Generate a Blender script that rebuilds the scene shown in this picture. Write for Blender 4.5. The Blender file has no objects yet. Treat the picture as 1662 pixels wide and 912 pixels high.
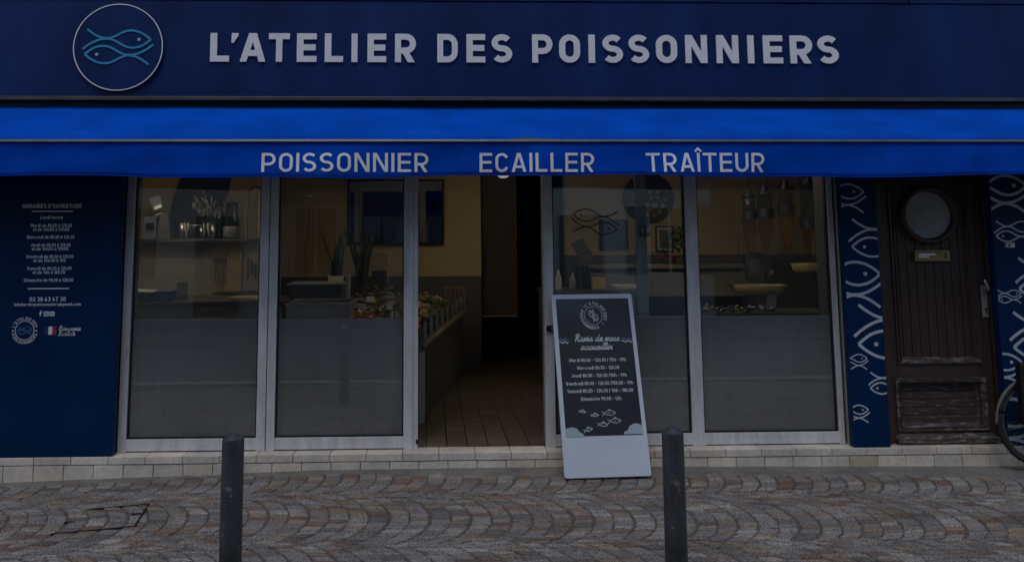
import bpy, math, random
from mathutils import Vector, Matrix
R = math.radians
random.seed(7)
sc = bpy.context.scene
col = sc.collection

# ------------------------------------------------------------------ camera, sky, sun, exposure
F_PX, CX, CY, IW, IH = 1249.7, 738.7, 261.0, 1662.0, 912.0
PITCH, YAW, ROLL = R(5.992), R(1.740), R(-0.2185)
CAM = Vector((0.0, -5.7, 1.6142))
_right = Vector((math.cos(YAW), -math.sin(YAW), 0))
_fw = Vector((math.sin(YAW) * math.cos(PITCH), math.cos(YAW) * math.cos(PITCH), math.sin(PITCH)))
_up = _right.cross(_fw)
_r2 = _right * math.cos(ROLL) + _up * math.sin(ROLL)
_u2 = -_right * math.sin(ROLL) + _up * math.cos(ROLL)
cam = bpy.data.objects.new('camera', bpy.data.cameras.new('camera'))
col.objects.link(cam)
cam.matrix_world = Matrix(((_r2.x, _u2.x, -_fw.x, CAM.x), (_r2.y, _u2.y, -_fw.y, CAM.y), (_r2.z, _u2.z, -_fw.z, CAM.z), (0, 0, 0, 1)))
cam.data.sensor_width = 36.0
cam.data.sensor_fit = 'HORIZONTAL'
cam.data.lens = F_PX * 36.0 / IW
cam.data.shift_x = (IW / 2 - CX) / IW
cam.data.shift_y = (CY - IH / 2) / IW
cam.data.clip_start, cam.data.clip_end = 0.05, 500
sc.camera = cam

SUN_EL, SUN_AZ = R(64), R(195)          # azimuth: clockwise from +Y (north); the sun stands behind the camera
world = bpy.data.worlds.new('World'); sc.world = world; world.use_nodes = True
wn = world.node_tree.nodes; wl = world.node_tree.links
sky = wn.new('ShaderNodeTexSky'); sky.sky_type = 'NISHITA'; sky.sun_disc = False
sky.sun_elevation, sky.sun_rotation = SUN_EL, SUN_AZ
sky.dust_density = 1.0; sky.air_density = 1.0; sky.ozone_density = 1.0
bg = wn['Background']; bg.inputs['Strength'].default_value = 0.12
wl.new(sky.outputs[0], bg.inputs['Color'])
sun = bpy.data.objects.new('sun', bpy.data.lights.new('sun', 'SUN'))
sun.data.energy = 0.75; sun.data.angle = R(25); sun.data.color = (1, .97, .93)
sd = Vector((math.sin(SUN_AZ) * math.cos(SUN_EL), math.cos(SUN_AZ) * math.cos(SUN_EL), math.sin(SUN_EL)))
sun.rotation_euler = sd.to_track_quat('Z', 'Y').to_euler(); sun.location = sd * 30
col.objects.link(sun)
vs = sc.view_settings
vs.view_transform = 'Standard'; vs.look = 'None'; vs.gamma = 1; vs.use_curve_mapping = False
vs.exposure = -0.2
sc.cycles.use_denoising = True
sc.cycles.max_bounces = 10; sc.cycles.transparent_max_bounces = 16
sc.cycles.sample_clamp_indirect = 4

# ------------------------------------------------------------------ helpers
def at(px, py, Y):
    """World point on the plane Y=const seen at a photo pixel (the survey of the photograph)."""
    d = _fw + _r2 * ((px - CX) / F_PX) - _u2 * ((py - CY) / F_PX)
    return CAM + d * ((Y - CAM.y) / d.y)

def mat(name, base=(.5, .5, .5), rough=.6, metal=0., spec=.5, noise=None, bump=None, coat=0., attr=None, emit=None, coords='Object', speck=None, trans=0.):
    """noise=(scale, amount, detail[, stretch xyz]) multiplies the colour; bump=(scale, strength)."""
    m = bpy.data.materials.new(name); m.use_nodes = True
    nt = m.node_tree; n = nt.nodes; l = nt.links
    b = n['Principled BSDF']
    b.inputs['Base Color'].default_value = (*base, 1); b.inputs['Roughness'].default_value = rough
    b.inputs['Metallic'].default_value = metal; b.inputs['Specular IOR Level'].default_value = spec
    b.inputs['Coat Weight'].default_value = coat
    tc = n.new('ShaderNodeTexCoord')
    cur = None
    if attr:
        a = n.new('ShaderNodeAttribute'); a.attribute_name = attr; cur = a.outputs['Color']
    def mul(cur, fac_socket, lo, hi):
        mr = n.new('ShaderNodeMapRange'); mr.inputs['From Min'].default_value = .3; mr.inputs['From Max'].default_value = .7
        mr.inputs['To Min'].default_value = lo; mr.inputs['To Max'].default_value = hi
        l.new(fac_socket, mr.inputs['Value'])
        mx = n.new('ShaderNodeMix'); mx.data_type = 'RGBA'; mx.blend_type = 'MULTIPLY'; mx.inputs['Factor'].default_value = 1
        if cur is None: mx.inputs['A'].default_value = (*base, 1)
        else: l.new(cur, mx.inputs['A'])
        l.new(mr.outputs[0], mx.inputs['B'])
        return mx.outputs['Result']
    for nz in (noise, speck):
        if nz:
            mp = n.new('ShaderNodeMapping'); l.new(tc.outputs[coords], mp.inputs['Vector'])
            if len(nz) > 3: mp.inputs['Scale'].default_value = nz[3]
            t = n.new('ShaderNodeTexNoise'); t.inputs['Scale'].default_value = nz[0]; t.inputs['Detail'].default_value = nz[2]
            l.new(mp.outputs[0], t.inputs['Vector'])
            cur = mul(cur, t.outputs['Fac'], 1 - nz[1], 1 + nz[1])
            if nz is noise:
                rr = n.new('ShaderNodeMapRange'); rr.inputs['To Min'].default_value = max(.02, rough - .1); rr.inputs['To Max'].default_value = min(1, rough + .1)
                l.new(t.outputs['Fac'], rr.inputs['Value']); l.new(rr.outputs[0], b.inputs['Roughness'])
    if cur is not None: l.new(cur, b.inputs['Base Color'])
    if bump:
        t = n.new('ShaderNodeTexNoise'); t.inputs['Scale'].default_value = bump[0]; t.inputs['Detail'].default_value = 6
        mp = n.new('ShaderNodeMapping'); l.new(tc.outputs[coords], mp.inputs['Vector']); l.new(mp.outputs[0], t.inputs['Vector'])
        if len(bump) > 2: mp.inputs['Scale'].default_value = bump[2]
        bp = n.new('ShaderNodeBump'); bp.inputs['Strength'].default_value = bump[1]; bp.inputs['Distance'].default_value = .01
        l.new(t.outputs['Fac'], bp.inputs['Height']); l.new(bp.outputs[0], b.inputs['Normal'])
    if emit:
        b.inputs['Emission Color'].default_value = (*emit[0], 1); b.inputs['Emission Strength'].default_value = emit[1]
    return m

def glass_mat(name, tint=(.96, .965, .965), rough=0.0, ior=1.5):
    m = bpy.data.materials.new(name); m.use_nodes = True
    nt = m.node_tree; n = nt.nodes; l = nt.links; n.clear()
    o = n.new('ShaderNodeOutputMaterial'); mx = n.new('ShaderNodeMixShader')
    lw = n.new('ShaderNodeLayerWeight'); lw.inputs['Blend'].default_value = .5; f0 = ((ior - 1) / (ior + 1)) ** 2
    pw = n.new('ShaderNodeMath'); pw.operation = 'POWER'; pw.inputs[1].default_value = 5; l.new(lw.outputs['Facing'], pw.inputs[0])
    fr = n.new('ShaderNodeMath'); fr.operation = 'MULTIPLY_ADD'; fr.inputs[1].default_value = 1 - f0; fr.inputs[2].default_value = f0; l.new(pw.outputs[0], fr.inputs[0])
    tr = n.new('ShaderNodeBsdfTransparent'); tr.inputs['Color'].default_value = (*tint, 1)
    gl = n.new('ShaderNodeBsdfGlossy'); gl.inputs['Roughness'].default_value = rough; gl.inputs['Color'].default_value = (1, 1, 1, 1)
    l.new(fr.outputs[0], mx.inputs[0]); l.new(tr.outputs[0], mx.inputs[1]); l.new(gl.outputs[0], mx.inputs[2]); l.new(mx.outputs[0], o.inputs[0])
    return m

ORG = {}
def thing(name, label, cat, loc, group=None):
    o = bpy.data.objects.new(name, None); col.objects.link(o); o.location = loc; o.empty_display_size = .1
    ORG[o] = Vector(loc); return tag(o, label, cat, group)
def tag(o, label, cat, group=None):
    o['label'] = label; o['category'] = cat
    if group: o['group'] = group
    return o

class MB:
    def __init__(s): s.v, s.f, s.m, s.c = [], [], [], []
    def add(s, verts, faces, mi=0, color=None):
        b = len(s.v); s.v += [Vector(p) for p in verts]
        for f in faces: s.f.append([b + i for i in f]); s.m.append(mi); s.c.append(color)
        return s
    def box(s, x0, x1, y0, y1, z0, z1, mi=0, color=None, M=None):
        v = [Vector((x, y, z)) for z in (z0, z1) for y in (y0, y1) for x in (x0, x1)]
        if M is not None: v = [M @ p for p in v]
        return s.add(v, [(0, 2, 3, 1), (4, 5, 7, 6), (0, 1, 5, 4), (2, 6, 7, 3), (0, 4, 6, 2), (1, 3, 7, 5)], mi, color)
    def hexa(s, lo, hi, mi=0):
        """eight corners: lo ring of four (counter-clockwise from above), hi ring of four."""
        return s.add(list(lo) + list(hi), [(3, 2, 1, 0), (4, 5, 6, 7)] + [(i, (i + 1) % 4, 4 + (i + 1) % 4, 4 + i) for i in range(4)], mi)
    def lathe(s, prof, c, n=24, axis='Z', mi=0, M=None):
        """prof: (radius, height) pairs from bottom to top around c."""
        vs_ = []
        for r, h in prof:
            for k in range(n):
                a = 2 * math.pi * k / n; x, y = r * math.cos(a), r * math.sin(a)
                p = Vector((x, y, h)) if axis == 'Z' else (Vector((x, h, y)) if axis == 'Y' else Vector((h, x, y)))
                if M is not None: p = M @ p
                vs_.append(Vector(c) + p)
        fs = []
        for j in range(len(prof) - 1):
            for k in range(n):
                k2 = (k + 1) % n
                q = (j * n + k, j * n + k2, (j + 1) * n + k2, (j + 1) * n + k)
                fs.append(q if axis != 'Y' else q[::-1])
        if prof[0][0] > 1e-5: fs.append(tuple(range(n))[::-1] if axis != 'Y' else tuple(range(n)))
        if prof[-1][0] > 1e-5:
            t = tuple((len(prof) - 1) * n + k for k in range(n)); fs.append(t if axis != 'Y' else t[::-1])
        return s.add(vs_, fs, mi)
    def tube(s, path, r, n=8, closed=False, mi=0):
        P = [Vector(p) for p in path]; N = len(P); rings = []
        ref = Vector((0, 0, 1))
        for i in range(N):
            a = P[(i - 1) % N] if (closed or i) else P[0]; b = P[(i + 1) % N] if (closed or i < N - 1) else P[-1]
            t = (b - a).normalized()
            u = t.cross(ref)
            if u.length < .2: u = t.cross(Vector((1, 0, 0)) if abs(t.x) < .9 else Vector((0, 1, 0)))
            u.normalize(); w = u.cross(t).normalized()
            if rings and u.dot(rings[-1][1]) < 0 and not closed: u, w = -u, -w
            rr = r[i] if isinstance(r, (list, tuple)) else r
            rings.append(([P[i] + u * (rr * math.cos(2 * math.pi * k / n)) + w * (rr * math.sin(2 * math.pi * k / n)) for k in range(n)], u))
        vs_ = [p for rg, _ in rings for p in rg]; fs = []
        for j in range(N if closed else N - 1):
            j2 = (j + 1) % N
            for k in range(n):
                k2 = (k + 1) % n; fs.append((j * n + k, j * n + k2, j2 * n + k2, j2 * n + k))
        if not closed: fs += [tuple(range(n))[::-1], tuple((N - 1) * n + k for k in range(n))]
        return s.add(vs_, fs, mi)
    def ball(s, c, rx, ry, rz, n=10, m=7, mi=0, M=None, jit=0):
        prof = []
        vs_ = [Vector((0, 0, -1))]
        for j in range(1, m):
            a = -math.pi / 2 + math.pi * j / m
            for k in range(n):
                b = 2 * math.pi * k / n; vs_.append(Vector((math.cos(a) * math.cos(b), math.cos(a) * math.sin(b), math.sin(a))))
        vs_.append(Vector((0, 0, 1)))
        out = []
        for p in vs_:
            q = Vector((p.x * rx, p.y * ry, p.z * rz)) * (1 + jit * (random.random() - .5))
            if M is not None: q = M @ q
            out.append(Vector(c) + q)
        fs = [(0, 1 + (k + 1) % n, 1 + k) for k in range(n)]
        for j in range(m - 2):
            for k in range(n):
                k2 = (k + 1) % n; fs.append((1 + j * n + k, 1 + j * n + k2, 1 + (j + 1) * n + k2, 1 + (j + 1) * n + k))
        L = len(vs_) - 1
        fs += [(L, 1 + (m - 2) * n + k, 1 + (m - 2) * n + (k + 1) % n) for k in range(n)]
        return s.add(out, fs, mi)
    def build(s, name, mats, parent=None, org=None, smooth=False, bevel=0, seg=2):
        if not isinstance(mats, (list, tuple)): mats = [mats]
        root = parent
        while root is not None and root.parent is not None: root = root.parent
        o_ = Vector(org) if org is not None else (ORG.get(root, Vector((0, 0, 0))) if root is not None else Vector((0, 0, 0)))
        me = bpy.data.meshes.new(name)
        me.from_pydata([tuple(p - o_) for p in s.v], [], s.f)
        for mm in mats: me.materials.append(mm)
        me.polygons.foreach_set('material_index', s.m)
        if smooth: me.polygons.foreach_set('use_smooth', [True] * len(s.f))
        if any(c is not None for c in s.c):
            at_ = me.attributes.new('tone', 'FLOAT_COLOR', 'CORNER'); d = []
            for p in me.polygons:
                c = s.c[p.index] or (.2, .2, .2)
                d += [c[0], c[1], c[2], 1.0] * p.loop_total
            at_.data.foreach_set('color', d)
        me.update()
        ob = bpy.data.objects.new(name, me); col.objects.link(ob)
        if parent is not None: ob.parent = parent
        elif org is not None: ob.location = o_; ORG[ob] = o_
        if bevel:
            b = ob.modifiers.new('bevel', 'BEVEL'); b.width = bevel; b.segments = seg; b.limit_method = 'ANGLE'; b.angle_limit = R(40)
            b.harden_normals = False
        if smooth and not bevel:
            pass
        return ob

def auto_smooth(ob, ang=35):
    me = ob.data
    me.polygons.foreach_set('use_smooth', [True] * len(me.polygons))
    try: me.set_sharp_from_angle(angle=R(ang))
    except Exception: pass
    return ob

def copy_tree(o, parent=None):
    c = o.copy(); col.objects.link(c)
    if parent is not None: c.parent = parent
    for ch in list(o.children):
        copy_tree(ch, c)
    return c

# ------------------------------------------------------------------ flat lettering and line drawing
def clip(poly, ax, lim, keep_greater):
    out = []
    for i in range(len(poly)):
        a, b = poly[i], poly[(i + 1) % len(poly)]
        ia = (a[ax] >= lim) if keep_greater else (a[ax] <= lim); ib = (b[ax] >= lim) if keep_greater else (b[ax] <= lim)
        if ia: out.append(a)
        if ia != ib:
            t = (lim - a[ax]) / (b[ax] - a[ax]); out.append((a[0] + t * (b[0] - a[0]), a[1] + t * (b[1] - a[1])))
    return out
def strip(pts, w, closed=False, box=None, mm=8):
    """polyline -> list of quads with mitred joins, optionally clipped to box (x0,y0,x1,y1)."""
    P = [pts[0]]
    for p in pts[1:]:
        if math.hypot(p[0] - P[-1][0], p[1] - P[-1][1]) > 1e-6: P.append(p)
    if closed and math.hypot(P[0][0] - P[-1][0], P[0][1] - P[-1][1]) < 1e-6: P.pop()
    n = len(P); L, Rr = [], []
    for i in range(n):
        def dirn(a, b):
            d = math.hypot(b[0] - a[0], b[1] - a[1]); return ((b[0] - a[0]) / d, (b[1] - a[1]) / d)
        if closed or 0 < i < n - 1:
            d0 = dirn(P[i - 1], P[i]); d1 = dirn(P[i], P[(i + 1) % n])
        elif i == 0: d0 = d1 = dirn(P[0], P[1])
        else: d0 = d1 = dirn(P[-2], P[-1])
        nx, ny = -(d0[1] + d1[1]), d0[0] + d1[0]; q = math.hypot(nx, ny)
        if q < 1e-6: nx, ny, q = -d0[1], d0[0], 1
        nx /= q; ny /= q
        k = min(1 / max(.12, nx * -d0[1] + ny * d0[0]), mm) * w / 2
        L.append((P[i][0] + nx * k, P[i][1] + ny * k)); Rr.append((P[i][0] - nx * k, P[i][1] - ny * k))
    polys = []
    for i in range(n if closed else n - 1):
        j = (i + 1) % n; q = [Rr[i], Rr[j], L[j], L[i]]
        if box:
            for ax, lim, g in ((0, box[0], True), (1, box[1], True), (0, box[2], False), (1, box[3], False)):
                q = clip(q, ax, lim, g)
                if len(q) < 3: break
        if len(q) >= 3: polys.append(q)
    return polys
def arc(cx, cy, rx, ry, a0, a1, n=9):
    return [(cx + rx * math.cos(R(a0 + (a1 - a0) * i / n)), cy + ry * math.sin(R(a0 + (a1 - a0) * i / n))) for i in range(n + 1)]
def smooth_path(pts, k=5):
    P = [pts[0]] + list(pts) + [pts[-1]]; out = []
    for i in range(1, len(P) - 2):
        for j in range(k):
            t = j / k; a, b, c, d = P[i - 1], P[i], P[i + 1], P[i + 2]
            out.append(tuple(.5 * (2 * b[q] + (c[q] - a[q]) * t + (2 * a[q] - 5 * b[q] + 4 * c[q] - d[q]) * t * t + (3 * b[q] - a[q] - 3 * c[q] + d[q]) * t ** 3) for q in (0, 1)))
    out.append(pts[-1]); return out

class Flat:
    """a set of flat strokes and patches in a 2D plane, each stroke a hair above the one before, given a real thickness."""
    def __init__(s): s.items = []
    def stroke(s, pts, w, closed=False, box=None, mi=0, mm=8): s.items.append((strip(pts, w, closed, box, mm), mi)); return s
    def poly(s, pts, mi=0): s.items.append(([list(pts)], mi)); return s
    def disc(s, cx, cy, r, mi=0, n=20, box=None):
        q = [(cx + r * math.cos(2 * math.pi * k / n), cy + r * math.sin(2 * math.pi * k / n)) for k in range(n)]
        if box:
            for ax, lim, g in ((0, box[0], True), (1, box[1], True), (0, box[2], False), (1, box[3], False)):
                q = clip(q, ax, lim, g)
                if len(q) < 3: return s
        return s.poly(q, mi)
    def rect(s, x0, y0, x1, y1, mi=0): return s.poly([(x0, y0), (x1, y0), (x1, y1), (x0, y1)], mi)
    def map(s, fn):
        s.items = [([[fn(p) for p in q] for q in ps], mi) for ps, mi in s.items]; return s
    def join(s, o): s.items += o.items; return s
    def mesh(s, M, depth=.002, step=.00025):
        mb = MB()
        for k, (polys, mi) in enumerate(s.items):
            d = depth + (k % 12) * step
            idx, vs_, fs, edges = {}, [], [], {}
            for q in polys:
                f = []
                for p in q:
                    key = (round(p[0], 5), round(p[1], 5))
                    if key not in idx: idx[key] = len(vs_); vs_.append(p)
                    if not f or f[-1] != idx[key]: f.append(idx[key])
                if len(f) > 1 and f[0] == f[-1]: f.pop()
                if len(f) < 3: continue
                ar = sum(vs_[f[i]][0] * vs_[f[(i + 1) % len(f)]][1] - vs_[f[(i + 1) % len(f)]][0] * vs_[f[i]][1] for i in range(len(f)))
                if ar < 0: f = f[::-1]
                fs.append(f)
                for i in range(len(f)): edges[(f[i], f[(i + 1) % len(f)])] = 1
            n = len(vs_)
            V = [M @ Vector((p[0], p[1], d)) for p in vs_] + [M @ Vector((p[0], p[1], 0)) for p in vs_]
            for (a, b) in list(edges):
                if (b, a) not in edges: fs.append([b, a, a + n, b + n])
            mb.add(V, fs, mi)
        return mb

def glyph(ch, w):
    """strokes of a character on a cap height of 1: (list of (pts, closed)), width, clip to caps."""
    h = w / 2; X = .72; S = []
    def o(W, y0, y1):
        r = W / 2 - h; ry = min(r, (y1 - y0) / 2 - h)
        return arc(W / 2, y1 - h - ry, r, ry, 180, 0) + arc(W / 2, y0 + h + ry, r, ry, 0, -180)
    base = {'Î': 'I', 'é': 'e', 'à': 'a'}.get(ch, ch)
    if base == 'L': W = .58; S = [[(h, 1), (h, h), (W, h)]]
    elif base == 'E': W = .62; S = [[(W, 1 - h), (h, 1 - h), (h, h), (W, h)], [(w, .51), (W * .95, .51)]]
    elif base == 'F': W = .6; S = [[(W, 1 - h), (h, 1 - h), (h, 0)], [(w, .5), (W * .92, .5)]]
    elif base in 'Il': W = w; S = [[(h, 0), (h, 1)]]
    elif base == 'T': W = .7; S = [[(0, 1 - h), (W, 1 - h)], [(W / 2, 1 - w), (W / 2, 0)]]
    elif base == 'A':
        W = .5 + w * 1.55; S = [[(h * .72, -.08), (W / 2, 1.06), (W - h * .72, -.08)], [(W * .24, .2 + h), (W * .76, .2 + h)]]
    elif base == 'V': W = .5 + w * 1.3; S = [[(h * .8, 1.08), (W / 2, -.06), (W - h * .8, 1.08)]]
    elif base in 'PR':
        W = .52 + w; m = .41; r = (1 - h - m) / 2
        S = [[(h, 0), (h, 1 - h)] + arc(W - h - r, 1 - h - r, r, r, 90, -90) + [(w, m)]]
        if base == 'R': S.append([(W * .46, m), (W - h * 1.05, -.1)])
    elif base == 'D':
        W = .52 + w; r = .3 - h * .3
        S = [('c', [(h, h), (h, 1 - h)] + arc(W - h - r, 1 - h - r, r, r, 90, 0) + arc(W - h - r, h + r, r, r, 0, -90))]
    elif base == 'O': W = .5 + w; S = [('c', o(W, 0, 1))]
    elif base == 'C':
        W = .5 + w; r = W / 2 - h; S = [arc(W / 2, 1 - h - r, r, r, 15, 180) + arc(W / 2, h + r, r, r, 180, 345)]
    elif base == 'S':
        W = .5 + w; q = (1 - w) / 4; S = [arc(W / 2, .5 + q, W / 2 - h, q, 32, 270, 14) + arc(W / 2, .5 - q, W / 2 - h, q, 90, -148, 14)[1:]]
    elif base == 'N': W = .56 + w; S = [[(h, 0), (h, 1)], [(W - h, 0), (W - h, 1)], [(h * .5, 1.12), (W - h * .5, -.12)]]
    elif base == 'M': W = .66 + w; S = [[(h, 0), (h, 1)], [(W - h, 0), (W - h, 1)], [(h * .6, 1.08), (W / 2, .3), (W - h * .6, 1.08)]]
    elif base == 'H': W = .54 + w; S = [[(h, 0), (h, 1)], [(W - h, 0), (W - h, 1)], [(w, .5), (W - w, .5)]]
    elif base == 'U': W = .52 + w; r = W / 2 - h; S = [[(h, 1)] + arc(W / 2, h + r, r, r, 180, 360) + [(W - h, 1)]]
    elif base == 'J': W = .42 + w; r = .2; S = [[(W - h, 1)] + arc(W - h - r, h + r, r, r, 0, -150)]
    elif base == "'": W = .26; S = []
    elif base == ' ': W = .22
    elif base == '-': W = .36; S = [[(0, .4), (W, .4)]]
    elif base == '/': W = .34; S = [[(h, -.05), (W - h, 1.05)]]
    elif base == '.': W = w * 1.1; S = [[(0, h), (W, h)]]
    elif base == '*': W = .3; S = [[(.05, .5), (.25, .5)], [(.1, .34), (.2, .66)], [(.2, .34), (.1, .66)]]
    elif base == '0': W = .46 + w; S = [('c', o(W, 0, 1))]
    elif base == '1': W = .36; S = [[(.02, .74), (W - h, 1 - h), (W - h, 0)]]
    elif base == '2': W = .44 + w; r = W / 2 - h; S = [arc(W / 2, 1 - h - r, r, r, 165, -20) + [(h * 1.4, h), (W, h)]]
    elif base == '3': W = .44 + w; q = (1 - w) / 4; S = [arc(W / 2, .5 + q, W / 2 - h, q, 150, -90), arc(W / 2, .5 - q, W / 2 - h, q, 90, -150)]
    elif base == '4': W = .5 + w; S = [[(W * .5, 1), (h, .28), (W, .28)], [(W * .72, .55), (W * .72, 0)]]
    elif base == '5': W = .44 + w; r = W / 2 - h; S = [[(W, 1 - h), (h, 1 - h), (h, .6)] + arc(W / 2, h + r, r, r, 110, -150)]
    elif base == '6': W = .44 + w; r = W / 2 - h; S = [('c', arc(W / 2, h + r, r, r, 0, 360, 14)), [(h * 1.1, .36), (W * .62, 1)]]
    elif base == '7': W = .44 + w; S = [[(0, 1 - h), (W - h, 1 - h), (W * .3, 0)]]
    elif base == '8': W = .44 + w; q = (1 - w) / 4; S = [('c', arc(W / 2, .5 + q, W / 2 - h * 1.2, q, 0, 360, 14)), ('c', arc(W / 2, .5 - q, W / 2 - h, q, 0, 360, 14))]
    elif base == '9': W = .44 + w; r = W / 2 - h; S = [('c', arc(W / 2, 1 - h - r, r, r, 0, 360, 14)), [(W - h * 1.1, .64), (W * .38, 0)]]
    elif base == 'a': W = .42 + w; S = [('c', o(W, 0, X)), [(W - h, 0), (W - h, X)]]
    elif base == 'd': W = .42 + w; S = [('c', o(W, 0, X)), [(W - h, 0), (W - h, 1.02)]]
    elif base == 'b': W = .42 + w; S = [('c', o(W, 0, X)), [(h, 0), (h, 1.02)]]
    elif base == 'p': W = .42 + w; S = [('c', o(W, 0, X)), [(h, -.22), (h, X)]]
    elif base == 'g': W = .42 + w; S = [('c', o(W, 0, X)), [(W - h, X), (W - h, -.08)] + arc(W / 2, -.06, W / 2 - h, .16, 0, -150)]
    elif base == 'o': W = .42 + w; S = [('c', o(W, 0, X))]
    elif base == 'e': W = .42 + w; r = W / 2 - h; S = [[(h, X / 2), (W - h, X / 2)] + arc(W / 2, X / 2 + .02, r, X / 2 - h, 0, 315, 14)]
    elif base == 'c': W = .38 + w; r = W / 2 - h; S = [arc(W / 2, X / 2, r, X / 2 - h, 45, 315, 12)]
    elif base in 'nh': W = .4 + w; r = W / 2 - h; S = [[(h, 0), (h, X if base == 'n' else 1.02)], arc(W / 2, X - h - r, r, r, 180, 0) + [(W - h, 0)]]
    elif base == 'm': W = .7 + w; r = W / 4 - h / 2; S = [[(h, 0), (h, X)], arc(h + r, X - h - r, r, r, 180, 0) + [(h + 2 * r, 0)], arc(W - h - r, X - h - r, r, r, 180, 0) + [(W - h, 0)]]
    elif base == 'r': W = .26 + w; S = [[(h, 0), (h, X)], arc(h + .2, X - h - .2, .2, .2, 180, 70)]
    elif base == 'i': W = w; S = [[(h, 0), (h, X)], [(h, .86), (h, .86 + w * 1.1)]]
    elif base == 'j': W = w; S = [[(h, X), (h, -.2)], [(h, .86), (h, .86 + w * 1.1)]]
    elif base == 't': W = .32; S = [[(.12, 1), (.12, h), (W, h)], [(0, X - h), (W, X - h)]]
    elif base == 'f': W = .32; S = [[(.12, 0), (.12, .8), (.2, 1 - h), (W, 1 - h)], [(0, X - h), (W, X - h)]]
    elif base == 'u': W = .4 + w; r = W / 2 - h; S = [[(h, X)] + arc(W / 2, h + r, r, r, 180, 360) + [(W - h, X)]]
    elif base == 'v': W = .46; S = [[(h * .8, X), (W / 2, 0.02), (W - h * .8, X)]]
    elif base == 's': W = .36 + w; q = (X - w) / 4; S = [arc(W / 2, X / 2 + q, W / 2 - h, q, 32, 270) + arc(W / 2, X / 2 - q, W / 2 - h, q, 90, -148)[1:]]
    elif base == '@': W = .9; S = [arc(W / 2, .36, .4, .46, -50, 290, 20), ('c', arc(W / 2, .36, .17, .2, 0, 360, 12))]
    else: W = .5
    out = [(s[1], True) if s[0] == 'c' else (s, False) for s in S]
    ext = []
    if ch == 'Î': ext = [([(-.16 + h, 1.07), (h, 1.24), (.16 + h, 1.07)], False)]
    if ch == 'é': ext = [([(W * .35, .82), (W * .7, .98)], False)]
    if ch == 'à': ext = [([(W * .25, .98), (W * .6, .82)], False)]
    return out, W, ext
def letter_flat(ch, w):
    f = Flat(); S, W, ext = glyph(ch, w)
    if ch == "'": f.poly([(0, 1), (.26, 1), (.26, .92), (.08, .66), (0, .66)]); return f, W
    caps = ch.isupper() or ch in '127'
    for pts, cl in S: f.stroke(pts, w, cl, box=(0, 0, W, 1) if caps else None)
    for pts, cl in ext: f.stroke(pts, w * .7, cl)
    return f, W
def text_flat(txt, w=.15, gap=.16):
    f = Flat(); x = 0
    for ch in txt:
        if ch == ' ': x += .3; continue
        g, W = letter_flat(ch, w); dx = x
        f.join(g.map(lambda p: (p[0] + dx, p[1]))); x += W + gap
    return f, x - gap
def text_fit(txt, x0, x1, ybase, H, w=.15, gap=.16):
    """text spread between x0 and x1 on a baseline, cap height H."""
    f, W = text_flat(txt, w, gap); k = (x1 - x0) / W
    return f.map(lambda p: (x0 + p[0] * k, ybase + p[1] * H))
def ring_text(f, txt, cx, cy, rad, H, a_mid, span, inward=False, w=.15):
    """letters around a circle; inward: read from below (letters stand towards the centre)."""
    g, W = text_flat(txt, w, .2)
    def fn(p):
        t = p[0] / W - .5
        if not inward: a = R(a_mid - t * span); r = rad + (p[1] - .5) * H
        else: a = R(a_mid + t * span); r = rad - (p[1] - .5) * H
        return (cx + r * math.cos(a), cy + r * math.sin(a))
    g.map(fn); return f.join(g)
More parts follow.
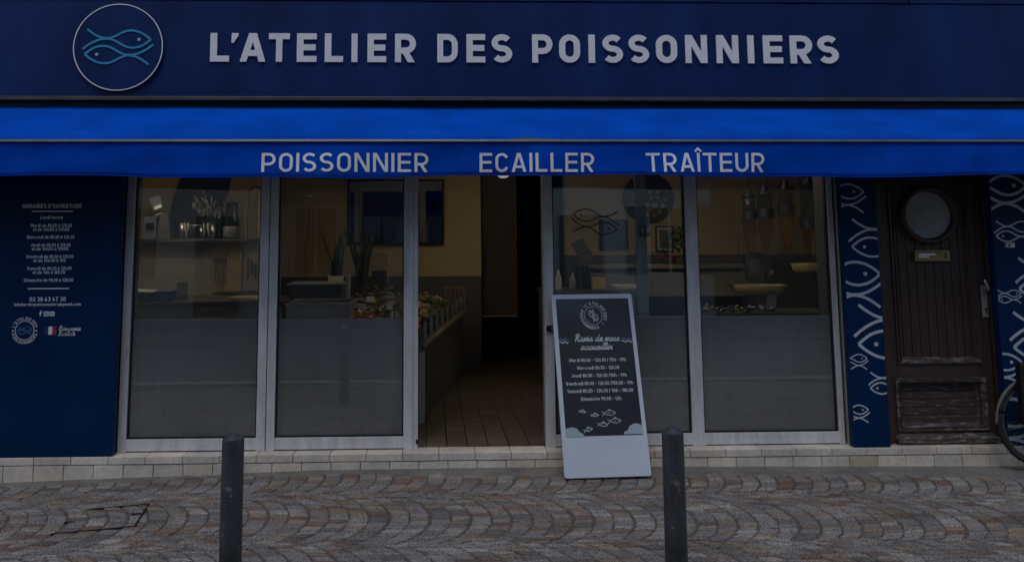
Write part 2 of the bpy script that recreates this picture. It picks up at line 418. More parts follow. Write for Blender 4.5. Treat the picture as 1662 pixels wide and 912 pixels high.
# handwriting: lower-case letters from entry (0,0) to exit, x-height 1
CUR = {
 'a': ([(0, .1), (.35, .75), (.75, .98), (.45, .95), (.2, .45), (.4, .05), (.7, .4), (.82, .95), (.8, .3), (.95, .02), (1.15, .2)], 1.1),
 'c': ([(0, .1), (.3, .7), (.7, .95), (.75, .8), (.5, .95), (.2, .5), (.4, .03), (.7, .08), (.95, .3)], .9),
 'd': ([(0, .1), (.35, .75), (.72, .95), (.45, .95), (.2, .45), (.4, .05), (.7, .4), (.95, 1.9), (.82, .5), (.95, .02), (1.15, .2)], 1.1),
 'e': ([(0, .1), (.45, .45), (.62, .8), (.45, 1), (.22, .6), (.35, .08), (.65, .05), (.9, .3)], .85),
 'i': ([(0, .1), (.3, .95), (.24, .3), (.4, .03), (.62, .25)], .58),
 'l': ([(0, .1), (.4, 1.2), (.5, 1.9), (.32, 1.8), (.26, .5), (.38, .04), (.6, .25)], .56),
 'm': ([(0, .1), (.2, .9), (.2, .05), (.3, .6), (.5, .97), (.6, .7), (.58, .05), (.68, .6), (.9, .97), (1.0, .7), (.98, .2), (1.1, .02), (1.3, .25)], 1.25),
 'n': ([(0, .1), (.2, .9), (.2, .05), (.32, .6), (.55, .97), (.66, .7), (.64, .2), (.76, .02), (.95, .25)], .9),
 'o': ([(0, .1), (.25, .7), (.55, .97), (.2, .6), (.3, .08), (.6, .05), (.8, .55), (.6, .95), (.8, .75), (1.0, .8)], .95),
 'r': ([(0, .1), (.25, .95), (.35, .85), (.6, .85), (.52, .3), (.62, .03), (.82, .2)], .78),
 's': ([(0, .1), (.4, .95), (.42, .75), (.62, .35), (.4, .02), (.15, .1), (.5, .05), (.85, .25)], .8),
 'u': ([(0, .1), (.25, .95), (.22, .25), (.4, .03), (.65, .35), (.78, .95), (.75, .25), (.9, .03), (1.1, .25)], 1.05),
 'v': ([(0, .1), (.2, .9), (.35, .8), (.42, .05), (.7, .5), (.72, .95), (.95, .8)], .9),
 'R': ([(.35, 0), (.45, 1.0), (.6, 1.8), (.2, 1.55), (.6, 1.95), (1.1, 1.75), (1.0, 1.15), (.6, .95), (.85, .6), (1.1, .05), (1.35, .15)], 1.3),
 'P': ([(.3, 0), (.45, 1.0), (.6, 1.8), (.2, 1.5), (.6, 1.95), (1.15, 1.75), (1.05, 1.05), (.55, .9)], 1.15),
 'F': ([(0, .15), (.3, 0), (.5, .9), (.75, 1.7), (.35, 1.7), (.2, 1.5), (.4, 1.85), (1.25, 1.9)], 1.0),
}
def script_fit(txt, x0, x1, yb, H, w):
    f = Flat(); x = 0; segs = []
    for ch in txt:
        if ch == ' ': x += .55; continue
        pts, adv = CUR[ch]; segs.append([(x + p[0] + p[1] * .18, p[1]) for p in pts])
        if ch == 'i': segs.append([(x + .52, 1.32), (x + .6, 1.42)])
        if ch == 'F': segs.append([(x + .35, .95), (x + .95, 1.0)])
        x += adv
    k = (x1 - x0) / x
    for s_ in segs: f.stroke([(x0 + p[0] * k, yb + p[1] * H) for p in smooth_path(s_, 4)], w, mm=1.15)
    return f
# the two-fish emblem (unit: radius of its ring)
_A = [(430, 145), (458, 166), (485, 181), (512, 189), (540, 190), (568, 180), (595, 165), (622, 154), (650, 151), (678, 156), (705, 168), (727, 183), (743, 197)]
_B = [(743, 197), (722, 214), (700, 228), (672, 237), (645, 238), (618, 231), (595, 218), (570, 204), (545, 195), (515, 194), (485, 200), (455, 214), (430, 230), (410, 247)]
def emblem(cx, cy, s, w, box=None, eye=True, rot=0, mi=0, mi_eye=0, flip=1):
    """s: metres per unit of ring radius."""
    f = Flat(); c, sn = math.cos(R(rot)), math.sin(R(rot))
    def T(p, sg):
        x, y = sg * (p[0] - 583) / 220 * flip, -sg * (p[1] - 234) / 220
        return (cx + s * (x * c - y * sn), cy + s * (x * sn + y * c))
    for sg in (1, -1):
        for ln in (_A, _B): f.stroke([T(p, sg) for p in smooth_path(ln, 3)], w, False, box, mi)
        if eye:
            e = T((685, 196), sg); f.disc(e[0], e[1], w * .75, mi_eye, 14, box)
    return f
def MY(Y, x=0, z=0):
    """plane facing the street at depth Y: u=+X, v=+Z, n=-Y."""
    return Matrix(((1, 0, 0, x), (0, 0, -1, Y), (0, 1, 0, z), (0, 0, 0, 1)))

# ------------------------------------------------------------------ materials
M_white = mat('white_letter_paint', (.9, .88, .87), .5, noise=(9, .05, 4))
M_fascia = mat('navy_sheet', (.006, .024, .114), .45, spec=.2, noise=(1.6, .26, 7, (1.6, 1, .6)), speck=(60, .1, 2), bump=(90, .02))

M_panel = mat('blue_cladding', (.001, .024, .085), .45, spec=.12, noise=(2, .12, 5), speck=(80, .08, 2), bump=(70, .02))
M_print = mat('pale_print', (.78, .8, .83), .55, noise=(14, .08, 3))
M_fishp = mat('blue_grey_fish_print', (.5, .54, .6), .55, noise=(14, .08, 3))
M_cyan = mat('cyan_print', (.03, .33, .52), .45, noise=(10, .06, 3))
M_awn = mat('awning_cloth', (.0008, .084, .54), .85, spec=.04, noise=(2.2, .2, 7, (1, 2, 2)), speck=(160, .1, 2), bump=(420, .15))
M_awn_shade = mat('shaded_awning_cloth', (.0008, .07, .49), .85, spec=.04, noise=(4.5, .16, 6), speck=(160, .1, 2), bump=(420, .15))  # same fabric as the canopy, base darkened to paint in the valance's shade
M_alu = mat('grey_lacquered_aluminium', (.62, .61, .61), .38, spec=.45, noise=(4, .16, 8, (4, 4, .7)), speck=(48, .07, 5), bump=(45, .02))
M_rail = mat('steel_rail', (.3, .3, .31), .35, metal=.7, noise=(12, .12, 4))
M_dkmetal = mat('dark_gutter_metal', (.085, .08, .08), .45, metal=.3, noise=(8, .2, 5))
M_gasket = mat('black_gasket', (.012, .012, .013), .6)
M_glass = glass_mat('pane_glass', ior=1.68)            # a double-glazed unit: four reflecting faces in two
M_film = mat('frosted_film', (.19, .19, .182), .5, spec=.3, noise=(.9, .2, 6), speck=(6, .06, 5, (3, 3, .5)))
M_tile = mat('cream_step_tile', (.5, .46, .4), .5, attr='tone', noise=(4, .16, 8), speck=(30, .12, 6), bump=(60, .1))
M_grout = mat('step_grout', (.17, .15, .13), .9, noise=(20, .2, 5))
M_render = mat('cream_render', (.5, .46, .38), .9, noise=(2, .1, 6), bump=(80, .1))
M_alu_shade = mat('shaded_grey_aluminium', (.2, .205, .215), .45, spec=.35, noise=(4, .12, 6, (4, 4, .7)))  # grey aluminium with the dimness behind the glass put into its base
M_oak = mat('stained_door_wood', (.054, .028, .022), .5, noise=(7, .4, 7, (14, 14, .9)), bump=(30, .25, (12, 12, .8)))
M_oakh = mat('stained_door_wood_horizontal', (.056, .031, .025), .55, noise=(7, .4, 7, (.9, 14, 14)), bump=(30, .25, (.8, 12, 12)))
def worn_wood(name, base, paint, thr, stretch):
    m = mat(name, base, .65, noise=(7, .35, 6, stretch), bump=(34, .35, stretch))
    n = m.node_tree.nodes; l = m.node_tree.links; b = n['Principled BSDF']
    src = b.inputs['Base Color'].links[0].from_socket
    tc = n.new('ShaderNodeTexCoord'); mp = n.new('ShaderNodeMapping'); mp.inputs['Scale'].default_value = (stretch[0] * .28 + .6, stretch[1] * .28 + .6, stretch[2] * .28 + .6)
    t = n.new('ShaderNodeTexNoise'); t.inputs['Scale'].default_value = 13; t.inputs['Detail'].default_value = 9; t.inputs['Roughness'].default_value = .7
    l.new(tc.outputs['Object'], mp.inputs[0]); l.new(mp.outputs[0], t.inputs['Vector'])
    cr = n.new('ShaderNodeMapRange'); cr.inputs['From Min'].default_value = thr; cr.inputs['From Max'].default_value = thr + .05
    l.new(t.outputs['Fac'], cr.inputs['Value'])
    mx = n.new('ShaderNodeMix'); mx.data_type = 'RGBA'; mx.inputs['B'].default_value = (*paint, 1)
    l.new(cr.outputs[0], mx.inputs['Factor']); l.new(src, mx.inputs['A']); l.new(mx.outputs['Result'], b.inputs['Base Color'])
    return m
M_worn = worn_wood('weathered_panel_wood', (.06, .036, .034), (.2, .165, .155), .55, (.9, 12, 12))
M_worn2 = worn_wood('weathered_moulding_wood', (.055, .04, .038), (.19, .175, .17), .52, (1.2, 9, 9))
M_brass = mat('aged_brass', (.34, .25, .13), .42, metal=.75, noise=(20, .2, 4))
M_steel = mat('brushed_steel', (.5, .5, .5), .33, metal=.85, noise=(8, .12, 4, (1, 1, 12)))
M_handle = mat('pale_handle_metal', (.42, .4, .36), .4, metal=.5, noise=(16, .12, 4))
M_black = mat('black_plastic', (.012, .012, .013), .4, noise=(12, .2, 3))
M_boll = mat('black_cast_iron', (.045, .048, .055), .36, noise=(6, .35, 6), speck=(55, .15, 4), bump=(60, .12))
def scuff(m, thr, colr, scale):
    n = m.node_tree.nodes; l = m.node_tree.links; b = n['Principled BSDF']; src = b.inputs['Base Color'].links[0].from_socket
    tc = n.new('ShaderNodeTexCoord'); t = n.new('ShaderNodeTexNoise'); t.inputs['Scale'].default_value = scale; t.inputs['Detail'].default_value = 8; t.inputs['Roughness'].default_value = .65
    l.new(tc.outputs['Object'], t.inputs['Vector'])
    cr = n.new('ShaderNodeMapRange'); cr.inputs['From Min'].default_value = thr; cr.inputs['From Max'].default_value = thr + .03; l.new(t.outputs['Fac'], cr.inputs['Value'])
    mx = n.new('ShaderNodeMix'); mx.data_type = 'RGBA'; mx.inputs['B'].default_value = (*colr, 1); l.new(cr.outputs[0], mx.inputs['Factor']); l.new(src, mx.inputs['A']); l.new(mx.outputs['Result'], b.inputs['Base Color'])
scuff(M_boll, .6, (.15, .15, .155), 10)
M_board = mat('white_board_plastic', (.60, .66, .74), .42, noise=(3, .04, 4), speck=(140, .03, 2))
M_poster = mat('charcoal_poster', (.028, .03, .038), .35, coat=.3, noise=(2, .1, 4))
M_chalk = mat('white_poster_ink', (.6, .62, .62), .5, noise=(20, .06, 3))
M_pblue = mat('blue_poster_ink', (.09, .2, .42), .5, noise=(20, .06, 3))
M_teal = mat('pale_teal_ink', (.36, .47, .49), .5, noise=(8, .08, 3))
M_red = mat('red_print', (.34, .03, .035), .5, noise=(10, .06, 3))
M_flagblue = mat('dark_blue_print', (.016, .03, .1), .5, noise=(10, .06, 3))

# ------------------------------------------------------------------ ground
def gz(x):
    z = 0.0
    if x < -.8: z = -(-.8 - x) * .027
    if x > 1.0: z = -(x - 1.0) * .011
    return max(z, -.09)
M_sett = mat('granite_sett', (.2, .2, .2), .72, spec=.35, attr='tone', noise=(3, .24, 10), speck=(125, .75, 3), bump=(110, .5))
M_joint = mat('joint_sand', (.105, .089, .072), .95, noise=(28, .3, 6), bump=(120, .3))
M_asph = mat('asphalt', (.05, .05, .052), .9, noise=(6, .2, 6), speck=(200, .3, 2), bump=(200, .3))
M_kerb = mat('granite_kerb', (.3, .29, .28), .8, noise=(8, .15, 6), speck=(160, .2, 2))
xs = [-14, -7] + [-4 + .2 * k for k in range(47)] + [8, 16]
def sheet(name, y0, y1, dz, material, flat=None):
    mb = MB(); v = []
    for x in xs: v += [(x, y0, (gz(x) if flat is None else flat) + dz), (x, y1, (gz(x) if flat is None else flat) + dz)]
    mb.add(v, [(2 * i, 2 * i + 2, 2 * i + 3, 2 * i + 1) for i in range(len(xs) - 1)])
    o = mb.build(name, material); o['kind'] = 'structure'; return o
sheet('pavement_bed', -3.2, .02, -.007, M_joint)
mb = MB(); mb.box(-14, 16, -3.36, -3.2, -.25, .0)
k = mb.build('kerb', M_kerb, bevel=.012); k['kind'] = 'structure'
sheet('road', -7.6, -3.36, 0, M_asph, flat=-.13)
mb = MB(); mb.box(-14, 16, -11.5, -7.6, -.3, -.10)
k = mb.build('opposite_pavement', mat('opposite_paving', (.062, .06, .058), .9, noise=(3, .2, 5))); k['kind'] = 'structure'
mb = MB(); mb.add([(-200, -200, -.32), (200, -200, -.32), (200, 200, -.32), (-200, 200, -.32)], [(0, 1, 2, 3)])
k = mb.build('ground', M_asph); k['kind'] = 'structure'

TONES = [((.25, .25, .255), 30), ((.21, .21, .215), 26), ((.29, .29, .285), 14), ((.17, .168, .168), 10), ((.24, .215, .18), 12), ((.245, .2, .15), 5), ((.2, .14, .115), 6), ((.20, .16, .145), 8)]
def tone(rng):
    t = rng.choices([a for a, _ in TONES], [b for _, b in TONES])[0]; k_ = .76 + .28 * rng.random()
    return (t[0] * k_ * 1.02, t[1] * k_ * .93, t[2] * k_ * .85)
LIDC = (at(84, 855, 0), )
lid_quad = [(-2.190, -1.035), (-1.735, -.965), (-1.790, -.585), (-2.245, -.655)]
lc = Vector((sum(p[0] for p in lid_quad) / 4, sum(p[1] for p in lid_quad) / 4)); la = math.atan2(.07, .455)
def in_lid(x, y, grow=0):
    dx, dy = x - lc.x, y - lc.y; u = dx * math.cos(la) + dy * math.sin(la); v = -dx * math.sin(la) + dy * math.cos(la)
    return abs(u) < .23 + grow and abs(v) < .192 + grow
pav, lid = MB(), MB()
rng = random.Random(3)
RAD, TH = .5, math.asin(.392 / .5)
for band, Yc in enumerate((-.19, -.972, -1.754, -2.536, -3.318)):
    off = rng.random() * .1
    for i in range(-48, 62):
        xb = i * .1195 + off + rng.uniform(-.005, .005)
        ph = rng.random(); nset = 14
        cuts = [-TH] + [(-TH + (j + ph) * 2 * TH / nset + rng.uniform(-.012, .012)) for j in range(nset)] + [TH]
        cuts = [c for k_, c in enumerate(cuts) if k_ in (0, len(cuts) - 1) or (c - (-TH) > .05 and TH - c > .05)]
        for t0, t1 in zip(cuts[:-1], cuts[1:]):
            def pt(o_, t): return Vector((xb + o_ + RAD * math.cos(t) - RAD * math.cos(TH), Yc + RAD * math.sin(t)))
            q = [pt(0, t0), pt(.1195, t0), pt(.1195, t1), pt(0, t1)]
            c = sum(q, Vector((0, 0))) / 4
            if c.x < -5 or c.x > 6 or c.y > -.07 or c.y < -3.14: continue
            if not in_lid(c.x, c.y) and in_lid(c.x, c.y, .012): pass
            def shrink(p, d):
                v = p - c; return c + Vector((v.x * max(.2, (abs(v.x) - d * 1.05) / abs(v.x)) if abs(v.x) > 1e-5 else 0, v.y * max(.25, (abs(v.y) - d * .75) / abs(v.y)) if abs(v.y) > 1e-5 else 0))
            g = gz(c.x); dz = rng.uniform(-.002, .002); jx = [Vector((rng.uniform(-.005, .005), rng.uniform(-.003, .003))) for _ in q]
            tx, ty = rng.uniform(-.03, .03), rng.uniform(-.03, .03)
            out = [shrink(p, .0055) + j for p, j in zip(q, jx)]; inn = [shrink(p, .014) + j for p, j in zip(q, jx)]
            V = [Vector((p.x, p.y, g - .011)) for p in out] + [Vector((p.x, p.y, g + dz - .003 + tx * (p.x - c.x) + ty * (p.y - c.y))) for p in [shrink(a, .003) for a in out]] + [Vector((p.x, p.y, g + dz + .0005 + tx * (p.x - c.x) + ty * (p.y - c.y))) for p in inn]
            Fc = [(8, 9, 10, 11)] + [(a, (a + 1) % 4, 4 + (a + 1) % 4, 4 + a) for a in range(4)] + [(4 + a, 4 + (a + 1) % 4, 8 + (a + 1) % 4, 8 + a) for a in range(4)]
            (lid if in_lid(c.x, c.y) else pav).add(V, Fc, 0, tone(rng))
p_ = pav.build('pavement', M_sett); p_['kind'] = 'structure'

# worn cement fillet along the foot of the step
cs = MB(); rc_ = random.Random(8); V = []
nseg = 260
for k in range(nseg + 1):
    x = -5 + 11 * k / nseg
    w_ = .06 + .15 * min(1, max(0, (x + 1.6) / 2.2)) + .03 * math.sin(x * 1.7) + .02 * math.sin(x * 5.1 + 1) + rc_.uniform(-.018, .018)
    V += [(x, -w_, gz(x) - .0065), (x, -w_ + .03, gz(x) + .0015), (x, .012, gz(x) + .006)]
cs.add(V, [(3 * k + j, 3 * k + 3 + j, 3 * k + 4 + j, 3 * k + 1 + j) for k in range(nseg) for j in (0, 1)])
M_cem = mat('worn_cement', (.165, .152, .14), .9, noise=(4, .3, 8), speck=(70, .25, 4), bump=(60, .4))
c_ = cs.build('cement_strip', M_cem); c_['kind'] = 'structure'

# drain cover let into the setts
lz = gz(lc.x)
dc = thing('drain_cover', 'paved drain cover with thin dark metal rim let into the cobbles', 'drain cover', (lc.x, lc.y, lz))
lid.build('lid', M_sett, dc)
LM = Matrix.Translation((lc.x, lc.y, lz)) @ Matrix.Rotation(-math.atan(.027), 4, 'Y') @ Matrix.Rotation(la, 4, 'Z')
mb = MB()
for a, b, c, d in ((-.22, .238, -.201, -.194), (-.13, .238, .194, .201), (.228, .240, -.194, .194)): mb.box(a, b, c, d, -.012, .0048, M=LM)
mb.build('rim', M_gasket, dc)
for a, b, c, d in ((.165, .225, .02, .03), (-.2, -.15, -.02, -.01)):
    MB().box(a, b, c, d, -.01, .0048, M=LM).build('lifting_slot', M_gasket, dc)

# ------------------------------------------------------------------ the shop building
XL, XR = -6.0, 7.2
STEP = .112
shop = thing('shop_building', 'street level shop with grey framed glazing, cream tiled step and old wooden side door', 'shop', (0, 0, 0))
mb = MB()
mb.box(XL, XR, .05, .4, 2.62, 6.2)                       # wall above the shopfront
mb.box(XL, -2.29, .09, .4, STEP, 2.62); mb.box(3.085, 3.335, .09, .4, STEP, 2.62); mb.box(4.335, XR, .09, .4, STEP, 2.62)
mb.box(3.335, 4.335, .16, .4, 2.40, 2.62)
mb.build('facade_wall', M_render, shop)
# tiled step
mb = MB()
mb.box(XL, XR, .012, .16, -.3, STEP - .006, 1)
rg = random.Random(11)
def tl():
    k_ = rg.uniform(.88, 1.08); w_ = rg.uniform(-.02, .02); return (.66 * k_ + w_, .585 * k_, .50 * k_ - w_)
x0 = at(535, 740, 0).x
for i in range(-22, 28):
    a = x0 + i * .2595
    if a < XL or a > XR - .3: continue
    mb.box(a + .002, a + .2575, -.004 + rg.uniform(-.001, .001), .1 + .06, .060, STEP + rg.uniform(-.001, .001), 0, tl())
x0 = at(537, 755, 0).x
for i in range(-30, 36):
    a = x0 + i * .2085
    if a < XL or a > XR - .3: continue
    mb.box(a + .0022, a + .2063, .0 + rg.uniform(-.0015, .0015), .03, -.12, .0555, 0, tl())
rust = at(1392, 745, 0).x
for i_, (f_, c_) in enumerate(zip(mb.f, mb.c)):
    if c_ and abs(sum(mb.v[q_].x for q_ in f_) / len(f_) - rust) < .06 and max(mb.v[q_].z for q_ in f_) < .07: mb.c[i_] = (.52, .43, .31)
mb.build('doorstep', [M_tile, M_grout], shop, bevel=.004, seg=2)

# interior shell
M_beige = mat('beige_shop_wall', (.47, .385, .225), .8, noise=(1.6, .08, 5), bump=(60, .05))
M_dado = mat('grey_tiled_dado', (.085, .086, .092), .4, noise=(3, .1, 4))
M_ceil = mat('shop_ceiling', (.8, .78, .74), .9, noise=(2, .05, 4))
M_dark = mat('unlit_passage_dark', (.02, .02, .022), .8, noise=(3, .2, 4))  # near-black base paints in the darkness of the unlit passage
def tile_floor_mat():
    m = mat('shop_floor_tile', (.2, .165, .125), .42, noise=(5, .12, 5)); n = m.node_tree.nodes; l = m.node_tree.links; b = n['Principled BSDF']
    tc = n.new('ShaderNodeTexCoord'); mp = n.new('ShaderNodeMapping'); mp.inputs['Rotation'].default_value = (0, 0, R(90)); mp.inputs['Location'].default_value = (.02, .045, 0)
    br = n.new('ShaderNodeTexBrick'); br.inputs['Scale'].default_value = 1; br.inputs['Brick Width'].default_value = .2; br.inputs['Row Height'].default_value = .1545
    br.inputs['Mortar Size'].default_value = .0055; br.inputs['Mortar Smooth'].default_value = .2; br.offset = .5
    br.inputs['Color1'].default_value = (.145, .11, .078, 1); br.inputs['Color2'].default_value = (.095, .071, .051, 1); br.inputs['Mortar'].default_value = (.008, .007, .006, 1)
    l.new(tc.outputs['Object'], mp.inputs[0]); l.new(mp.outputs[0], br.inputs['Vector'])
    src = b.inputs['Base Color'].links[0].from_node; 
    for lk in list(src.inputs['A'].links): l.remove(lk)
    l.new(br.outputs['Color'], src.inputs['A'])
    bp = n.new('ShaderNodeBump'); bp.inputs['Strength'].default_value = .5; bp.inputs['Distance'].default_value = .004; bp.invert = True
    l.new(br.outputs['Fac'], bp.inputs['Height']); l.new(bp.outputs[0], b.inputs['Normal'])
    return m
BW = 3.65
WX = at(781, 450, BW).x                       # where the beige wall ends at the dark passage
PX = WX + 1.02
DADO_L = at(740, 448, BW).z
RX = 5.2
MB().box(-3.9, RX, .16, 6.5, .0, STEP + .001).build('shop_floor', tile_floor_mat(), shop)
MB().box(-3.9, RX, .3, 6.5, 2.55, 2.62).build('ceiling', M_ceil, shop)
mb = MB(); mb.box(-3.9, WX, BW, BW + .12, DADO_L, 2.55); mb.build('interior_wall', M_beige, shop)
MB().box(-3.9, WX, BW - .012, BW + .12, STEP, DADO_L).build('dado', M_dado, shop)
DADO_R = at(1250, 413, BW).z
MB().box(PX, RX, BW, BW + .12, DADO_R, 2.55).build('interior_wall', M_beige, shop)
MB().box(PX, RX, BW - .012, BW + .12, STEP, DADO_R).build('dado', M_dado, shop)
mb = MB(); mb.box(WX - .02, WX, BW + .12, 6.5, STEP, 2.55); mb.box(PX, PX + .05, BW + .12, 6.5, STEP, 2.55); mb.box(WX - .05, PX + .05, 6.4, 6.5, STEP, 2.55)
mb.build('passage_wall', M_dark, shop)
MB().box(-4.0, -3.9, .4, BW, STEP, 2.55).build('side_wall', M_beige, shop)
MB().box(RX, RX + .1, .4, BW, STEP, 2.55).build('side_wall', M_beige, shop)
MB().box(-1.87, -1.80, 2.66, BW - .013, STEP, 2.55).build('side_wall', M_beige, shop)  # partition added to keep the left lamp off the middle wall

# glazing: frames in the plane Y=.1
GY = .10
ZT = 2.52
def window(x0, x1, xl, xr, bars):
    """x0..x1 glass; xl/xr: outer edges of the side posts (None: shared); bars: (a,b,groove) posts belonging to this window."""
    w = MB()
    for a, b in bars: w.box(a, b, GY, GY + .07, STEP + .001, ZT)
    w.box(x0 - .002, x1 + .002, GY + .006, GY + .066, STEP + .008, .203); w.box(x0 - .002, x1 + .002, GY + .006, GY + .066, 2.44, ZT)
    fr = w.build('window', M_alu, shop, bevel=.003)
    g = MB(); z0, z1 = .203, 2.44
    for a, b in ((x0, x0 + .011), (x1 - .011, x1)): g.box(a, b, GY + .016, GY + .05, z0, z1)
    g.box(x0 + .011, x1 - .011, GY + .016, GY + .05, z0, z0 + .011); g.box(x0 + .011, x1 - .011, GY + .016, GY + .05, z1 - .011, z1)
    g.box(x0, x1, GY + .012, GY + .06, STEP + .0015, STEP + .0085)
    g.build('gasket', M_gasket, fr)
    MB().box(x0 + .008, x1 - .008, GY + .030, GY + .036, z0 + .004, z1 - .004).build('pane', M_glass, fr)
    MB().box(x0 + .012, x1 - .012, GY + .0375, GY + .0385, z0 + .008, 1.052).build('frosted_film', M_film, fr)
    return fr
window(-2.211, -1.276, None, None, [(-2.268, -2.209), (-1.277, -1.212)])
window(-1.146, -.208, None, None, [(-1.206, -1.145), (-.209, -.140)])
wd = window(.908, 1.922, None, None, [(.839, .909)])
window(2.011, 3.022, None, None, [(1.921, 2.012), (3.021, 3.062)])
mb = MB(); mb.box(-1.214, -1.204, GY + .02, GY + .06, STEP + .002, ZT); mb.build('frame_seal', M_gasket, shop)
for a, b in ((-2.289, -2.269), (3.063, 3.084)): MB().box(a, b, GY + .03, GY + .09, STEP, ZT).build('frame_seal', M_gasket, shop)
MB().box(-.139, -.104, GY + .008, GY + .06, STEP + .001, ZT).build('door_jamb', M_alu, shop, bevel=.002)
MB().box(-.104, .839, GY + .01, GY + .068, 2.45, ZT).build('door_header', M_alu, shop, bevel=.003)
MB().box(-2.29, 3.085, GY - .01, GY + .1, ZT + .002, 2.618).build('shopfront_header', M_alu, shop)
MB().box(-.118, -.103, GY + .002, GY + .0075, .15, .18).build('door_stop', M_black, shop)
MB().box(3.072, 3.0845, GY + .075, .41, STEP + .002, 2.54).build('window_reveal', M_dado, shop); MB().box(-2.2895, -2.276, GY + .095, .41, STEP + .002, 2.54).build('window_reveal', M_dado, shop)
# lock and its plate on the post beside the opening
lk = at(893, 533, GY - .01)
l0 = MB().box(lk.x - .028, lk.x + .04, GY - .022, GY - .001, lk.z - .022, lk.z + .022).build('lock', M_black, wd, bevel=.004)
MB().box(lk.x + .006, lk.x + .034, GY - .026, GY - .0225, lk.z - .012, lk.z + .013).build('lock_plate', M_steel, wd, bevel=.002)
# sliding leaf pushed open behind the third window
LY = .21
sx0, sx1 = at(1034, 420, LY).x, at(1051, 420, LY).x
sl = MB().box(sx0, sx1, LY, LY + .045, .125, 2.46).box(.84, .9, LY, LY + .045, .125, 2.46).box(.9, sx0, LY + .002, LY + .043, .125, .2).build('sliding_door', M_alu_shade, shop, bevel=.003)
MB().box(.895, sx0 + .005, LY + .018, LY + .024, .2, 2.45).build('pane', M_glass, sl)
q = at(1045, 374, LY); MB().box(q.x - .036, q.x + .038, LY - .03, LY - .001, q.z - .047, q.z + .045).build('lock', M_black, sl, bevel=.006)
MB().box(q.x - .024, q.x - .014, LY - .034, LY - .0305, q.z - .018, q.z + .022).build('lock_plate', M_steel, sl); MB().box(q.x + .018, q.x + .028, LY - .034, LY - .0305, q.z - .016, q.z + .02).build('lock_plate', M_steel, sl)
q = at(1043, 490, LY); MB().box(q.x - .042, q.x + .045, LY - .006, LY - .001, q.z - .085, q.z + .085).build('push_plate', M_alu_shade, sl, bevel=.002)
# fish emblem stuck on the third pane
q0 = at(966, 360, GY + .029)
e = emblem(q0.x, q0.z, .235, .0085, rot=-6, flip=-1).mesh(MY(GY + .0298), .0006, .00003)
e.build('fish_decal', mat('dark_decal', (.03, .036, .04), .6, noise=(20, .1, 2)), wd)

# ---- old wooden door beside the shop
DX0, DX1, DY = 3.347, 4.219, .10
def dz(px, py): p = at(px, py, DY); return p.x, p.z
door = MB()
for k in range(9):                                            # vertical boards of the upper panel
    a = 3.492 + k * .0682
    door.box(a + .002, a + .0662, DY + .028, DY + .06, .70, 2.36)
door.box(3.492, 4.106, DY + .036, DY + .062, .70, 2.36)
door.box(3.418, 3.491, DY, DY + .06, .128, 2.36); door.box(4.107, 4.212, DY, DY + .06, .128, 2.36)   # stiles
door_o = door.build('wooden_door', M_oak, shop, bevel=.003)
fr = MB(); fr.box(DX0 - .012, 3.414, DY - .03, DY + .1, .12, 2.4); fr.box(4.216, 4.33, DY - .03, DY + .1, .12, 2.4)
fr.box(DX0 - .012, 4.33, DY - .03, DY + .1, 2.401, 2.42)
fr.build('door_frame', M_oak, door_o, bevel=.004)
def mould(x0, x1, z0, z1, w, y0, y1):
    m = MB()
    def ring(x0, x1, z0, z1, w, ya, yb):
        # mitred frame with a sloped face
        o = [(x0, z0), (x1, z0), (x1, z1), (x0, z1)]; i = [(x0 + w, z0 + w), (x1 - w, z0 + w), (x1 - w, z1 - w), (x0 + w, z1 - w)]
        V = [(p[0], ya, p[1]) for p in o] + [(p[0], yb, p[1]) for p in i] + [(p[0], ya + .03, p[1]) for p in o] + [(p[0], yb + .02, p[1]) for p in i]
        m.add(V, [(k_, (k_ + 1) % 4, 4 + (k_ + 1) % 4, 4 + k_) for k_ in range(4)] + [(8 + k_, 8 + (k_ + 1) % 4, (k_ + 1) % 4, k_) for k_ in range(4)] + [(4 + k_, 4 + (k_ + 1) % 4, 12 + (k_ + 1) % 4, 12 + k_) for k_ in range(4)])
    ring(x0, x1, z0, z1, w * .55, y0, y0 + .004); ring(x0 + w * .55, x1 - w * .55, z0 + w * .55, z1 - w * .55, w * .45, y0 - .004, y1)
    return m
x0, z0 = dz(1457, 591); x1, _ = dz(1594, 591)
mould(x0, x1, z0, 2.35, .042, DY - .01, DY + .026).build('upper_moulding', M_oak, door_o)
MB().hexa([(x0 + .018, DY - .016, z0 + .01), (x1 - .018, DY - .016, z0 + .01), (x1 - .03, DY + .026, z0 + .01), (x0 + .03, DY + .026, z0 + .01)], [(x0 + .03, DY - .012, z0 + .036), (x1 - .03, DY - .012, z0 + .036), (x1 - .04, DY + .026, z0 + .048), (x0 + .04, DY + .026, z0 + .048)]).build('weathered_ledge', M_worn2, door_o)
xa, zb = dz(1457, 699); xb, zt = dz(1598, 612)
mould(xa, xb, zb, zt, .05, DY - .012, DY + .034).build('lower_moulding', M_worn2, door_o)
lp = MB(); nb = 5; hh = (zt - zb - .09) / nb
for k in range(nb): lp.box(xa + .045, xb - .045, DY + .036, DY + .055, zb + .045 + k * hh + .002, zb + .045 + (k + 1) * hh - .002)
lp.box(xa + .04, xb - .04, DY + .046, DY + .058, zb + .04, zt - .04)
lp.build('lower_panel', M_worn, door_o, bevel=.003)
MB().box(3.4915, 4.1065, DY + .001, DY + .058, zt - .02, .6995).build('door_rail', M_oakh, door_o)
x0, z1 = dz(1452, 706); x1, _ = dz(1619, 706)
